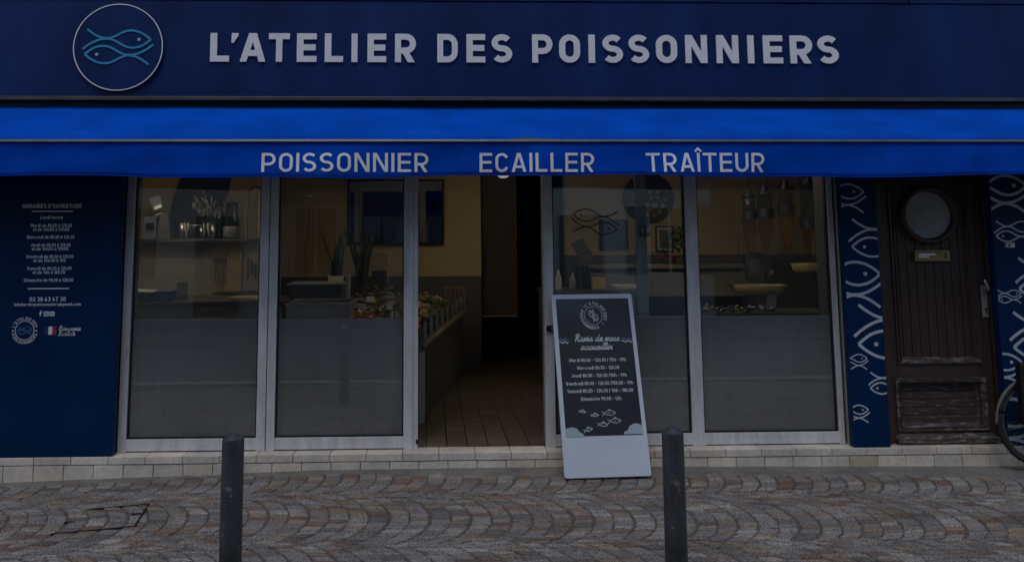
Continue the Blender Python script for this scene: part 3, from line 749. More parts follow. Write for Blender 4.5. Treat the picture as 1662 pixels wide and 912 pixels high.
pl = MB(); pl.box(x0, x1 - .01, DY - .05, DY - .002, .126, z1 - .018); pl.hexa([(x0, DY - .05, z1 - .018), (x1 - .01, DY - .05, z1 - .018), (x1 - .01, DY - .002, z1 - .018), (x0, DY - .002, z1 - .018)], [(x0 + .03, DY - .02, z1 + .012), (x1 - .05, DY - .02, z1 + .012), (x1 - .05, DY - .002, z1 + .012), (x0 + .03, DY - .002, z1 + .012)])
pl.build('plinth', M_worn2, door_o, bevel=.003)
c = at(1507, 349, DY)
MB().lathe([(.178, .0), (.178, .0001)], (c.x, DY + .012, c.z), 48, 'Y').build('porthole_glass', mat('ribbed_porthole_glass', (.34, .35, .345), .4, spec=.25, noise=(5, .22, 6), bump=(60, .3)), door_o)
pr = [(.181, .03), (.181, -.006), (.19, -.022), (.204, -.026), (.218, -.018), (.224, .0), (.224, .03)]
auto_smooth(MB().lathe(pr, (c.x, DY, c.z), 56, 'Y').build('porthole_rim', M_oak, door_o), 50)
xa, za = dz(1485, 424); xb, zb_ = dz(1541, 406)
lb = MB(); YF = DY - .004
for a, b, c_, d in ((xa, xb, za, za + .018), (xa, xb, zb_ - .018, zb_), (xa, xa + .03, za + .018, zb_ - .018), (xb - .03, xb, za + .018, zb_ - .018)): lb.box(a, b, YF, DY + .03, c_, d)
lbo = lb.build('letter_box', M_brass, door_o, bevel=.002)
MB().box(xa + .03, xb - .03, DY + .006, DY + .012, za + .018, zb_ - .018).build('flap', M_brass, lbo)
fl = Flat(); fl.rect(xa + .036, za + .045, xa + .165, za + .058); fl.rect(xa + .036, za + .026, xa + .115, za + .04)
fl.mesh(MY(DY + .0055), .0012).build('name_card', M_white, lbo)
p0, p1 = at(1591, 463, DY), at(1603, 515, DY)
hp = MB().box(p0.x - .004, p0.x + .042, DY - .011, DY - .0005, p1.z, p0.z).build('handle', M_handle, door_o, bevel=.004)
a = Vector((p0.x + .024, DY - .02, p0.z - .035))
MB().tube([a + Vector((0, .015, 0)), a + Vector((0, -.03, 0)), a + Vector((-.012, -.042, .02)), a + Vector((-.03, -.045, .062)), a + Vector((-.036, -.045, .08))], [.011, .011, .011, .009, .008], 10).build('lever', M_handle, hp, smooth=True)
MB().lathe([(.009, 0), (.009, .004)], (p0.x + .024, DY - .0155, p1.z + .065), 14, 'Y').box(p0.x + .021, p0.x + .027, DY - .0152, DY - .0115, p1.z + .03, p1.z + .06).build('keyhole', M_black, hp)

# ------------------------------------------------------------------ blue cladding panels
def panel(name, label, x0, x1, y0, z0, z1, cat):
    o = MB().box(x0, x1, y0, .066, z0, z1).build(name, M_panel, None, org=((x0 + x1) / 2, y0, z0), bevel=.004)
    return tag(o, label, cat)
pL = panel('opening_hours_panel', 'dark blue wall panel printed with opening hours, phone number and small emblem', -6.0, -2.262, .004, STEP + .002, 2.6, 'wall panel')
def u_(px, py, Y=.004): p = at(px, py, Y); return p.x, p.z
PYL = .004
txt = Flat()
def tline(s, xa, xb, yc, hpx, w=.15):
    a, z = u_(xa, yc + hpx / 2); b, z2 = u_(xb, yc + hpx / 2); _, zt_ = u_(xa, yc - hpx / 2)
    txt.join(text_fit(s, a, b, (z + z2) / 2, zt_ - z, w))
tline("HORAIRES D'OUVERTURE", 36.5, 132.5, 334.5, 6.6, .17)
for s, xa, xb, yc in (("Lundi fermé", 65.5, 102, 353), ("Mardi de 8h30 à 12h30", 50, 116.5, 366), ("et de 16h00 à 19h00", 53.5, 112.5, 372.6),
    ("Mercredi de 8h30 à 12h30", 44, 120.5, 384.8), ("Jeudi de 8h30 à 12h30", 49.5, 114.5, 397.6), ("et de 16h00 à 19h00", 51.5, 111, 403.9),
    ("Vendredi de 8h30 à 12h30", 42.5, 119, 416.4), ("et de 15h30 à 19h", 54, 106.5, 422.9), ("Samedi de 8h30 à 12h30", 44, 116, 435.5),
    ("et de 16h à 18h30", 53, 105.5, 442), ("Dimanche de 9h30 à 12h00", 39, 118.5, 454.6)): tline(s, xa, xb, yc, 5.3, .17)
tline("02 38 63 47 30", 48, 106.5, 485.4, 7, .17)
tline("latelierdespoissonniers@gmail.com", 23, 131, 493.8, 5.0, .16)
for xa, xb, y in ((51.5, 118, 343.3), (45, 112, 468.5)):
    a, z = u_(xa, y); b, _ = u_(xb, y); txt.rect(a, z - .004, b, z + .004)
txt.mesh(MY(PYL), .0008, .00004).build('lettering', M_print, pL)
ic = Flat()
a, z = u_(65.6, 509); ic.stroke([(a + .012, z + .017), (a + .004, z + .017), (a, z + .011), (a, z - .018)], .007); ic.stroke([(a - .009, z + .003), (a + .011, z + .003)], .006)
a, z = u_(75, 509.2); ic.stroke([(a - .015, z - .015), (a + .015, z - .015), (a + .015, z + .015), (a - .015, z + .015)], .005, True); ic.stroke(arc(a, z, .008, .008, 0, 360, 14), .004, True); ic.disc(a + .009, z + .01, .0022)
a, z = u_(84.5, 509.2)
for r_ in ((-.017, -.016, -.009, .016), (.009, -.016, .017, .016), (-.009, .006, .009, .016), (-.009, -.016, .009, -.004)): ic.rect(a + r_[0], z + r_[1], a + r_[2], z + r_[3])
ic.mesh(MY(PYL), .0008, .00004).build('icon_row', M_print, pL)
lg = Flat(); a, z = u_(40, 536.3)
lg.stroke(arc(a, z, .066, .066, 0, 360, 40), .004, True)
ring_text(lg, "L'ATELIER DES", a, z, .085, .021, 90, 150, w=.13); ring_text(lg, "POISSONNIERS", a, z, .085, .021, 270, 150, True, w=.13)
lg.disc(a - .083, z - .003, .006); lg.disc(a + .083, z - .003, .006)
lgo = lg.mesh(MY(PYL), .0008, .00004).build('round_emblem', M_print, pL)
emblem(a, z, .068, .006, eye=False).mesh(MY(PYL), .0008, .00004).build('fish_drawing', mat('muted_blue_print', (.03, .15, .28), .5, noise=(10, .05, 2)), lgo)
fg = Flat(); a, z = u_(72, 543); b, z2 = u_(91.5, 529.8); w3 = (b - a) / 3
for k in range(3): fg.rect(a + k * w3, z, a + (k + 1) * w3, z2, k)
fg.mesh(MY(PYL), .0008, 0).build('tricolour_flag', [M_flagblue, M_print, M_red], pL)
sp = Flat(); a, z = u_(95, 536.3); b, _ = u_(130.5, 536); sp.join(script_fit('Poissonnerie', a, b, z, .0165, .0055))
a, z = u_(95, 544.3); b, _ = u_(121.5, 544); sp.join(script_fit('Familiale', a, b, z, .0165, .0055))
sp.mesh(MY(PYL), .0008, .00004).build('script_lettering', M_print, pL)

def fish_panel(name, label, x0, x1, y0, fish):
    o = panel(name, label, x0, x1, y0, STEP + .002, 2.6, 'wall panel')
    for px, py, s, w, eye in fish:                       # emblem centre in the survey photo, size, line width (m)
        a, z = u_(px, py, y0)
        f = emblem(a, z, s, w * .84, box=(x0 + .006, .13, x1 - .006, 2.58), eye=eye)
        if f.items and any(p for p, _ in f.items): f.mesh(MY(y0), .0008, .00004).build('fish_print', M_fishp, o)
    return o
# emblem scale: 1 ring radius = 220 drawing units; px per unit k -> metres = 220*k/219
def fs(k): return 220 * k / 221
fish_panel('fish_pattern_panel', 'narrow blue panel with pale fish outlines between the shop window and the wooden door', 3.073, 3.345, .004, [
    (1404 - 160 * .276, 311 + 38 * .276, fs(.276), .0155, True), (1382.5 + 153 * .36, 355 + 89 * .36, fs(.36), .019, True),
    (1431.6 - 160 * .43, 444.5 + 38 * .43, fs(.43), .024, True), (1394 + 153 * .5, 494.5 + 89 * .5, fs(.5), .026, True),
    (1408 - 160 * .14, 581.5 + 38 * .14, fs(.14), .009, True), (1413 + 153 * .2, 604 + 89 * .2, fs(.2), .014, True), (1410 - 160 * .16, 665 + 38 * .16, fs(.16), .011, True)])
pR = fish_panel('fish_pattern_panel', 'wide blue panel with pale fish outlines to the far side of the wooden door', 4.222, 7.2, .004, [
    (1611, 315, fs(.37), .025, True), (1616 + 153 * .2, 358 + 89 * .2, fs(.2), .013, True), (1653 + 153 * .4, 418 + 89 * .4, fs(.4), .024, True),
    (1619 + 153 * .125, 470 + 89 * .125, fs(.125), .009, True), (1645 + 153 * .45, 506 + 89 * .45, fs(.45), .026, True),
    (1661 - 160 * .3, 588 + 38 * .3, fs(.3), .02, True), (1612, 690, fs(.5), .028, True), (1760, 330, fs(.4), .022, True), (1800, 600, fs(.45), .024, True)])
a0, a1 = at(1634, 402, -.02), at(1647, 394, -.02)
db = tag(MB().box(a0.x, a1.x, -.022, .003, a0.z, a1.z).build('doorbell', mat('pale_bell_plastic', (.55, .55, .54), .5, noise=(20, .05, 2)), None, org=((a0.x + a1.x) / 2, .003, a0.z), bevel=.004), 'small pale doorbell box on the blue fish panel by the wooden door', 'doorbell')
MB().lathe([(.008, 0), (.008, -.004)], (a0.x + .018, -.022, (a0.z + a1.z) / 2), 16, 'Y').build('button', M_black, db)

# ------------------------------------------------------------------ shop sign
SY = -.05
sign = thing('shop_sign', 'long navy fascia sign with raised white shop name and round fish emblem', 'shop sign', (.6, SY, 2.68))
MB().box(XL, XR, SY, .048, 2.678, 3.412).build('fascia_board', M_fascia, sign, bevel=.003)
mb = MB(); bx = at(1474, 3, SY).x; b2 = at(93, 1, SY).x
for a, b in ((XL, b2 - .004), (b2 + .004, bx - .006), (bx + .006, XR)): mb.box(a, b, SY - .008, .047, 3.416, 3.9)
mb.build('top_trim', M_fascia, sign, bevel=.003)
LY_, LD = -.052, .012
SX = [(c, 320 + a / 3.078, 320 + b / 3.078) for c, a, b in (("L", 62, 157), ("'", 168, 202), ("A", 212, 338), ("T", 355, 460), ("E", 496, 595), ("L", 636, 728), ("I", 770, 800), ("E", 850, 944), ("R", 988, 1093), ("D", 1200, 1302), ("E", 1346, 1440), ("S", 1472, 1575))] + \
     [(c, 840 + a / 2.968, 840 + b / 2.968) for c, a, b in (("P", 72, 170), ("O", 202, 303), ("I", 344, 375), ("S", 412, 510), ("S", 538, 636), ("O", 670, 772), ("N", 812, 917), ("N", 962, 1068), ("I", 1113, 1143), ("E", 1188, 1282), ("R", 1318, 1425), ("S", 1452, 1551))]
zb0, zt0 = at(850, 101.3, -.08).z, at(850, 55.3, -.08).z
for ch, xa, xb in SX:
    a, b = at(xa, 78, -.08).x, at(xb, 78, -.08).x
    g, W = letter_flat(ch, .208); k = (b - a) / W; H = zt0 - zb0
    g.map(lambda p: (a + p[0] * k, zb0 + p[1] * H))
    g.mesh(MY(LY_ - .001), LD, .0004).build('letter', M_white, sign)
c = at(192, 77, -.075); rr = .327
emb = MB().lathe([(rr, .0), (rr, -.024), (rr - .003, -.026), (rr - .006, -.026)], (c.x, SY - .001, c.z), 72, 'Y').build('emblem_disc', M_fascia, sign)
rg_ = Flat(); rg_.stroke(arc(c.x, c.z, rr - .004, rr - .004, 0, 360, 80), .007, True); rg_.mesh(MY(SY - .0275), .003).build('ring', M_white, emb)
emblem(c.x, c.z, rr, .0155, eye=False).mesh(MY(SY - .0275), .006, .0003).build('fish_outline', M_cyan, emb)
ey = Flat()
for sg in (1, -1): ey.disc(c.x + sg * (685 - 583) / 220 * rr, c.z - sg * (196 - 234) / 220 * rr, .0115)
ey.mesh(MY(SY - .0275), .006).build('eye', mat('pale_cyan_print', (.3, .55, .62), .5, noise=(10, .05, 2)), emb)

# ------------------------------------------------------------------ awning
awn = thing('awning', 'bright blue shop awning with white lettering on its hanging valance', 'awning', (.6, -.05, 2.05))
AX0, AX1 = -5.2, 6.4
MB().box(AX0 - .1, AX1 + .1, -.10, .045, 2.648, 2.676).build('gutter_strip', M_dkmetal, awn, bevel=.003)
MB().box(AX0, AX1, -.035, .046, 2.53, 2.646).build('shaded_housing', M_black, awn)  # awning cassette, black to paint in the shadow of the slot
BYY, BZ = -.5, 2.29
mb = MB(); NX = 116; V = []; rgw = random.Random(5)
rows = [(-.042, 2.612), (-.12, 2.560), (-.2, 2.505), (-.3, 2.437), (-.4, 2.368), (BYY + .005, BZ + .012)]
for i in range(NX + 1):
    x = AX0 + (AX1 - AX0) * i / NX
    for j, (y, z) in enumerate(rows):
        sag = .007 * math.sin(x * 2.1 + .6) * math.sin(math.pi * j / 5) + .004 * math.sin(x * 5.3 + j) * (j in (1, 2, 3, 4))
        V.append((x, y, z - sag - .006 * math.sin(math.pi * j / 5)))
nr = len(rows)
F_ = [(i * nr + j, i * nr + j + 1, (i + 1) * nr + j + 1, (i + 1) * nr + j) for i in range(NX) for j in range(nr - 1)]
mb.add(V, F_); cl = mb.build('canopy_cloth', M_awn, awn, smooth=True)
sdm = cl.modifiers.new('cloth_thickness', 'SOLIDIFY'); sdm.thickness = .003; sdm.offset = -1
MB().box(AX0 - .03, AX1 + .03, BYY - .012, BYY + .03, BZ - .006, BZ + .014).box(AX0 - .03, AX1 + .03, BYY - .017, BYY - .0125, BZ - .002, BZ + .006).build('front_bar', M_rail, awn, bevel=.003)
for x in (-2.6, -.4, 1.7, 3.8):
    MB().tube([(x, .03, 2.5), (x, -.22, 2.42), (x, BYY + .02, BZ)], .016, 8).build('arm', M_dkmetal, awn, smooth=True)
xl = at(862, 226, BYY).x
f = Flat(); f.poly([(xl - .16, BZ + .016), (xl - .04, BZ + .017), (xl + .1, BZ + .0165), (xl + .2, BZ + .0155), (xl + .06, BZ + .024), (xl - .05, BZ + .028), (xl - .13, BZ + .022)])
f.mesh(MY(BYY - .002), .004).build('lichen', mat('yellow_green_lichen', (.16, .17, .03), .9, noise=(30, .4, 5)), awn)
def vy(x, t):    # wave of the valance at drop t (0 top .. 1 bottom)
    return BYY + t * (.016 * math.sin(x * 2.7 + 1) + .012 * math.sin(x * 6.3 + .4 * math.sin(x * 2)) * math.sin(x * 1.3) + .006 * math.sin(x * 13 + 2 * t)) + .006 * math.sin(math.pi * t) * math.sin(x * 4.4 + 3 * t)
def vz_bot(x): return 2.053 + .009 * math.sin(x * 1.7) + .005 * math.sin(x * 5.1 + 1)
mb = MB(); V = []; NV = 300; nr = 8
for i in range(NV + 1):
    x = AX0 + (AX1 - AX0) * i / NV
    for j in range(nr):
        t = j / (nr - 1); V.append((x, vy(x, t), BZ - .006 + (vz_bot(x) - BZ + .006) * t))
mb.add(V, [(i * nr + j, i * nr + j + 1, (i + 1) * nr + j + 1, (i + 1) * nr + j) for i in range(NV) for j in range(nr - 1)])
val = mb.build('valance', M_awn_shade, awn, smooth=True)
sdm = val.modifiers.new('cloth_thickness', 'SOLIDIFY'); sdm.thickness = .002; sdm.offset = -1
hem = MB(); hem.tube([(AX0 + (AX1 - AX0) * i / NV, vy(AX0 + (AX1 - AX0) * i / NV, 1) - .001, vz_bot(AX0 + (AX1 - AX0) * i / NV) + .004) for i in range(NV + 1)], .0032, 6)
hem.build('hem', M_awn_shade, val, smooth=True)
for word, xa, xb in (('POISSONNIER', 424.5, 695.5), ('ECAILLER', 778.5, 964.5), ('TRAÎTEUR', 1048.5, 1241)):
    a, b = at(xa, 264, BYY - .004).x, at(xb, 264, BYY - .004).x
    zz0, zz1 = at((xa + xb) / 2, 279.3, BYY - .004).z, at((xa + xb) / 2, 248.5, BYY - .004).z
    f = text_fit(word, a, b, zz0, zz1 - zz0, .14, .16)
    m = f.mesh(MY(0), .0012, .0001)
    top = BZ - .006
    for p in m.v:
        t = min(1, max(0, (top - p.z) / (top - 2.053))); p.y += vy(p.x, t) - .003
    m.build('lettering', M_white, val)

# ------------------------------------------------------------------ pavement sign (leaning board)
BL, BR = Vector((.900, -.306, .014)), Vector((1.503, -.277, .016))
TL = at(899, 478, .03)
uu = (BR - BL).normalized(); vv = (TL - BL); BH = vv.length; vv = (vv - uu * vv.dot(uu)).normalized(); BWd = (BR - BL).length; BH = (TL - BL).dot(vv)
nn = uu.cross(vv).normalized()                       # towards the street
if nn.y > 0: nn = -nn
MBd = Matrix(((uu.x, vv.x, nn.x, BL.x), (uu.y, vv.y, nn.y, BL.y), (uu.z, vv.z, nn.z, BL.z), (0, 0, 0, 1)))
bd = thing('pavement_sign', 'white framed board with black opening hours poster leaning against the shopfront', 'pavement sign', tuple(BL))
def rrect(x0, y0, x1, y1, r, n=6):
    return arc(x1 - r, y1 - r, r, r, 0, 90, n) + arc(x0 + r, y1 - r, r, r, 90, 180, n) + arc(x0 + r, y0 + r, r, r, 180, 270, n) + arc(x1 - r, y0 + r, r, r, 270, 360, n)
f = Flat(); f.poly(rrect(0, 0, BWd, BH, .018)); m = f.mesh(MBd @ Matrix.Translation((0, 0, -.022)), .022)
# close the back
bo = m.build('board', M_board, bd, bevel=.003)
MB().box(.02, BWd - .02, .012, BH - .02, -.04, -.0225, M=MBd).build('backing', M_black, bd)
for u0 in (.06, BWd - .12): MB().box(u0, u0 + .06, -.012, .03, -.034, -.0225, M=MBd).build('foot', M_black, bd)  # added feet, lifting the board so a contact shadow forms beneath
f = Flat(); f.poly(rrect(.03, BH * .213, BWd - .03, BH * .973, .004)); po = f.mesh(MBd, .0012).build('poster', M_poster, bd)
def buv(cx, cy):
    lx = 52 + (cy - 45) / 813 * 48; rx = 408 + (cy - 42) / 808 * 72
    return ((cx - lx) / (rx - lx) * BWd, (1 - (cy - 44) / 812) * BH)
MP = MBd @ Matrix.Translation((0, 0, .0013))
f = Flat()
for s, y, xa, xb in (("Mardi 8h30 - 12h30 / 15h - 19h", 359, 128, 378), ("Mercredi 8h30 - 12h30", 394, 163, 348), ("Jeudi 8h30 - 12h30 /16h - 19h", 428, 135, 380),
    ("Vendredi 8h30 - 12h30 /15h30 - 19h", 463, 112, 408), ("Samedi 8h30 - 12h30 / 16h - 18h30", 496, 118, 408), ("Dimanche 9h30 - 12h", 531, 177, 355)):
    a, v0 = buv(xa, y); b, _ = buv(xb, y); f.join(text_fit(s, a, b, v0, .0235, .17, .14))
f.mesh(MP, .0006, .00004).build('lettering', M_chalk, po)
f = Flat(); a, v0 = buv(150, 266); b, _ = buv(352, 266); f.join(script_fit('Ravis de vous', a, b, v0, .026, .008))
a, v0 = buv(178, 304); b, _ = buv(318, 304); f.join(script_fit('accueillir', a, b, v0, .024, .008)); f.mesh(MP, .0006, .00004).build('script_lettering', M_chalk, po)
f = Flat(); a, v0 = buv(237, 147); f.stroke(arc(a, v0, .066, .066, 0, 360, 44), .003, True)
ring_text(f, "L'ATELIER DES", a, v0, .089, .022, 52, 150, w=.17); ring_text(f, "POISSONNIERS", a, v0, .089, .022, 222, 140, True, w=.17)
f.disc(a + .089 * math.cos(R(318)), v0 + .089 * math.sin(R(318)), .004); f.disc(a + .089 * math.cos(R(136)), v0 + .089 * math.sin(R(136)), .004)
f.join(emblem(a, v0, .06, .0045, rot=-62)); f.mesh(MP, .0006, .00004).build('round_emblem', M_chalk, po)
f = Flat()
for xa, xb in ((84, 125), (362, 408)):
    for k, (yy, mi) in enumerate(((257, 1), (269, 0))):
        a, v0 = buv(xa, yy); b, _ = buv(xb, yy)
        f.stroke([(a + (b - a) * i / 16, v0 + .006 * math.sin(i / 16 * 4 * math.pi)) for i in range(17)], .007, mi=mi)
f.mesh(MP, .0006, .00004).build('wave_motif', [M_chalk, M_pblue], po)
f = Flat()
def small_fish(cx, cy, L_, ang):
    a, v0 = buv(cx, cy); c_, s_ = math.cos(R(ang)), math.sin(R(ang)); L_ = L_ / 590
    T = lambda x, y: (a + (x * c_ - y * s_) * L_, v0 + (x * s_ + y * c_) * L_)
    w = .0034
    f.stroke([T(-.5, .16), T(-.35, .03), T(-.15, .14), T(.1, .19), T(.35, .1), T(.5, 0), T(.33, -.1), T(.1, -.15), T(-.15, -.1), T(-.35, .0), T(-.5, -.15)], w)
    f.stroke([T(-.05, .19), T(.08, .28), T(.18, .18)], w); f.disc(*T(.34, .03), .003); f.stroke([T(-.15, 0), T(.15, .02)], w * .8)
for a in ((182, 578, 28, -8), (235, 595, 34, 4), (298, 588, 58, 3), (270, 636, 44, -3), (322, 622, 56, 3), (205, 657, 40, 16)): small_fish(*a)
f.mesh(MP, .0006, .00004).build('fish_drawing', M_chalk, po)
f = Flat()
for pts in ([(106, 686), (107, 652), (120, 645), (140, 644), (156, 650), (168, 664), (182, 672), (192, 686)], [(362, 679), (366, 667), (380, 662), (388, 644), (405, 635), (425, 634), (440, 642), (446, 646), (447, 679)]):
    q_ = [buv(*p) for p in pts]; f.poly(q_[::-1])
f.mesh(MP, .0006, .00004).build('dune_motif', M_teal, po)

# ------------------------------------------------------------------ bollards
def bollard(px, top_py, wpx, label):
    x = at(px, top_py, -2.1).x; zt_ = at(px, top_py, -2.1).z; r = .0497; g = gz(x)
    t = thing('bollard', label, 'bollard', (x, -2.1, g), 'dark metal bollards on the cobbles')
    o = MB().lathe([(r * 1.12, g - .01), (r * 1.12, g + .02), (r * 1.02, g + .03), (r * .985, zt_ - .036), (r * .96, zt_ - .029), (r * .5, zt_ - .012), (.0, zt_)], (x, -2.1, 0), 14).build('post', M_boll, t)
    auto_smooth(o, 24)
    return t
bollard(379, 700, 36, 'dark metal bollard in front of the window nearest the opening hours panel')
bollard(1091, 690, 35, 'dark metal bollard just beside the leaning white board')

# ------------------------------------------------------------------ bicycle at the edge (rear wheel shows)
WC = at(1688, 684, -.12); WR = .318
bk = thing('bicycle', 'black bicycle leaning by the blue panel, only its wheel in view', 'bicycle', (WC.x, -.12, WC.z - WR))
M_tyre = mat('tyre_rubber', (.018, .018, .018), .75, noise=(30, .2, 3))
M_frame = mat('black_frame_paint', (.014, .015, .017), .35, coat=.4, noise=(10, .1, 3))
M_guard = mat('worn_mudguard', (.2, .21, .18), .4, metal=.3, noise=(14, .2, 4))
def wheel(cx, cz):
    w = MB().tube([(cx + (WR - .017) * math.cos(2 * math.pi * k / 64), -.12, cz + (WR - .017) * math.sin(2 * math.pi * k / 64)) for k in range(64)], .017, 10, True).build('wheel', M_tyre, bk, smooth=True)
    MB().tube([(cx + (WR - .042) * math.cos(2 * math.pi * k / 64), -.12, cz + (WR - .042) * math.sin(2 * math.pi * k / 64)) for k in range(64)], .010, 8, True).build('rim', M_dkmetal, w, smooth=True)
    MB().lathe([(.02, -.05), (.02, .05)], (cx, -.12, cz), 16, 'Y').build('hub', M_steel, w, smooth=False)
    s = MB()
    for k in range(28):
        a = 2 * math.pi * k / 28; b = a + (.35 if k % 2 else -.35)
        s.tube([(cx + .018 * math.cos(b), -.12 + (.03 if k % 4 < 2 else -.03), cz + .018 * math.sin(b)), (cx + (WR - .05) * math.cos(a), -.12, cz + (WR - .05) * math.sin(a))], .0011, 4)
    s.build('spokes', M_dkmetal, w); return w
wheel(WC.x, WC.z); wheel(WC.x + 1.05, WC.z)
for cx, a0_, a1_ in ((WC.x, 78, 183), (WC.x + 1.05, 30, 170)):
    V, Fq = [], []
    for k in range(25):
        a = R(a0_ + (a1_ - a0_) * k / 24)
        for dy, dr in ((-.014, -.002), (-.01, .002), (0, .004), (.01, .002), (.014, -.002)): V.append((cx + (WR + .004 + dr) * math.cos(a), -.12 + dy, WC.z + (WR + .004 + dr) * math.sin(a)))
    for k in range(24):
        for j in range(4): Fq.append((k * 5 + j, k * 5 + j + 1, k * 5 + j + 6, k * 5 + j + 5))
    g = MB().add(V, Fq).build('mudguard', M_guard, bk, smooth=True); s_ = g.modifiers.new('sheet', 'SOLIDIFY'); s_.thickness = .002
hub, bb, seat, head, fh = Vector((WC.x, -.12, WC.z)), Vector((WC.x + .43, -.12, WC.z - .04)), Vector((WC.x + .27, -.12, WC.z + .46)), Vector((WC.x + .86, -.12, WC.z + .44)), Vector((WC.x + 1.05, -.12, WC.z))
fm = MB()
for a, b in ((bb, seat), (seat - Vector((0, 0, .05)), head), (bb, head - Vector((0, 0, .09)))): fm.tube([a, b], .016, 10)
for dy in (-.05, .05):
    o_ = Vector((0, dy, 0)); fm.tube([hub + o_, bb + o_ * .5], .009, 8); fm.tube([hub + o_, seat + o_ * .4 - Vector((0, 0, .04))], .008, 8); fm.tube([fh + o_, head + o_ - Vector((0, 0, .1))], .010, 8)
fm.tube([head - Vector((.02, 0, .1)), head + Vector((-.03, 0, .12))], .018, 10); fm.tube([seat, seat + Vector((-.03, 0, .1))], .013, 8)
fm.build('frame', M_frame, bk, smooth=True)
hb = head + Vector((-.04, 0, .15)); MB().tube([hb + Vector((-.18, -.28, .0)), hb + Vector((-.06, -.24, .02)), hb, hb + Vector((-.06, .1, .02)), hb + Vector((-.18, .11, 0))], .011, 8).build('handlebar', M_steel, bk, smooth=True)
MB().ball(seat + Vector((-.04, 0, .13)), .13, .07, .035, 14, 8).build('saddle', M_black, bk, smooth=True)
pn = at(1659, 690, -.2); pt_ = at(1659, 588, -.2)
MB().box(pn.x, pn.x + .28, -.23, -.165, pn.z, pt_.z).build('pannier', M_black, bk, bevel=.015, seg=3)
MB().tube([bb + Vector((0, -.06, 0)), bb + Vector((.02, -.06, -.16))], .009, 8).build('crank', M_steel, bk)

# ------------------------------------------------------------------ inside the shop: lamps
M_lit = mat('lit_lamp_glass', (.4, .4, .38), .4, emit=((1, .92, .84), .35))
M_lampw = mat('white_enamel', (.7, .7, .68), .4, noise=(8, .05, 2))
def lamp(x, y, z, label, power):
    t = thing('ceiling_lamp', label, 'lamp', (x, y, z), 'lamps under the shop ceiling')
    auto_smooth(MB().lathe([(.0, z), (.032, z + .003), (.056, z + .018), (.068, z + .046), (.065, z + .046), (.053, z + .022), (.031, z + .009), (0, z + .006)], (x, y, 0), 28).build('bowl', M_lit, t), 60)
    auto_smooth(MB().lathe([(.012, z + .012), (.008, z + .03), (.008, 2.52), (.05, 2.53), (.05, 2.55)], (x, y, 0), 20).build('stem', M_lampw, t), 40)
    L_ = bpy.data.lights.new('lamp_light', 'POINT'); L_.energy = power; L_.color = (1, .86, .66); L_.shadow_soft_size = .014
    lo = bpy.data.objects.new('lamp_light', L_); col.objects.link(lo); lo.parent = t; lo.location = (.032, 0, .034)     # the bulb stands in the bowl and shines up at the ceiling
    return t
lp0 = at(817, 289.5, 2.4)
lamp(lp0.x, 2.4, lp0.z, 'small lit ceiling lamp just under the awning edge above the open doorway', 5.5)
lamp(-2.75, 1.7, 2.36, 'small lit ceiling lamp above the left hand worktop, hidden by the awning', 34)
lamp(-.35, 1.5, 2.36, 'unseen ceiling lamp added to brighten the fish counter, hidden by the awning', 13)  # extra lamp put in to bring out the seafood colours
lamp(2.5, 1.5, 2.36, 'small lit ceiling lamp above the right hand counter, hidden by the awning', 52)

# ---- things in the shop, left part
M_taupe = mat('taupe_cabinet', (.30, .285, .26), .5, noise=(3, .1, 5, (6, 6, .8)))
M_taupe2 = mat('dark_taupe_front', (.13, .125, .115), .5, noise=(3, .1, 5))
M_pale = mat('pale_wood', (.42, .34, .22), .6, noise=(5, .15, 5, (8, 8, .8)))
M_stone = mat('dark_worktop', (.07, .065, .062), .35, noise=(20, .2, 5))
M_slate = mat('black_slate', (.012, .012, .015), .6, noise=(6, .2, 5))
M_chrome = mat('chrome', (.6, .6, .6), .16, metal=1, noise=(20, .05, 2))
M_bott = mat('dark_bottle_glass', (.012, .02, .014), .12, spec=.6, noise=(8, .1, 2))
M_yel = mat('yellow_plastic', (.6, .52, .2), .45, noise=(8, .08, 3))
M_blueP = mat('blue_plastic', (.02, .05, .22), .4, noise=(8, .1, 3))
M_greyP = mat('grey_blue_plastic', (.12, .15, .19), .45, noise=(8, .1, 3))
M_steelp = mat('pale_steel', (.42, .43, .44), .35, metal=.35, noise=(5, .1, 4))
M_leaf = mat('dark_leaf', (.022, .045, .02), .5, noise=(12, .3, 4))
M_paper = mat('paper', (.62, .61, .57), .7, noise=(10, .05, 3))
M_orange = mat('orange_tray_plastic', (.42, .085, .025), .4, noise=(9, .15, 3))
M_lemon = mat('lemon_skin', (.6, .42, .04), .45, noise=(40, .12, 3), bump=(120, .1))
M_shell = mat('oyster_shell', (.27, .22, .15), .7, noise=(26, .4, 6), bump=(60, .4))
M_fishs = mat('silver_fish_skin', (.34, .34, .33), .3, metal=.3, noise=(18, .3, 5, (1, 6, 6)))
M_acryl = glass_mat('clear_acrylic', (.9, .92, .92))
M_jar = glass_mat('jar_glass', (.72, .64, .5), .05)
M_clear = glass_mat('tumbler_glass', (.8, .83, .82), .03)

# worktop with cupboards under it
wt = thing('worktop', 'dark worktop on taupe cupboards behind the left window', 'worktop', (-2.3, 2.0, STEP))
MB().hexa([(-3.1, 1.55, 1.02), (-1.2, 1.9, 1.02), (-1.2, 2.6, 1.02), (-3.1, 2.6, 1.02)], [(-3.1, 1.55, 1.06), (-1.2, 1.9, 1.06), (-1.2, 2.6, 1.06), (-3.1, 2.6, 1.06)]).build('slab', M_stone, wt, bevel=.004)
MB().hexa([(-3.05, 1.62, STEP), (-1.25, 1.97, STEP), (-1.25, 2.55, STEP), (-3.05, 2.55, STEP)], [(-3.05, 1.62, 1.019), (-1.25, 1.97, 1.019), (-1.25, 2.55, 1.019), (-3.05, 2.55, 1.019)]).build('cupboard', M_taupe, wt)
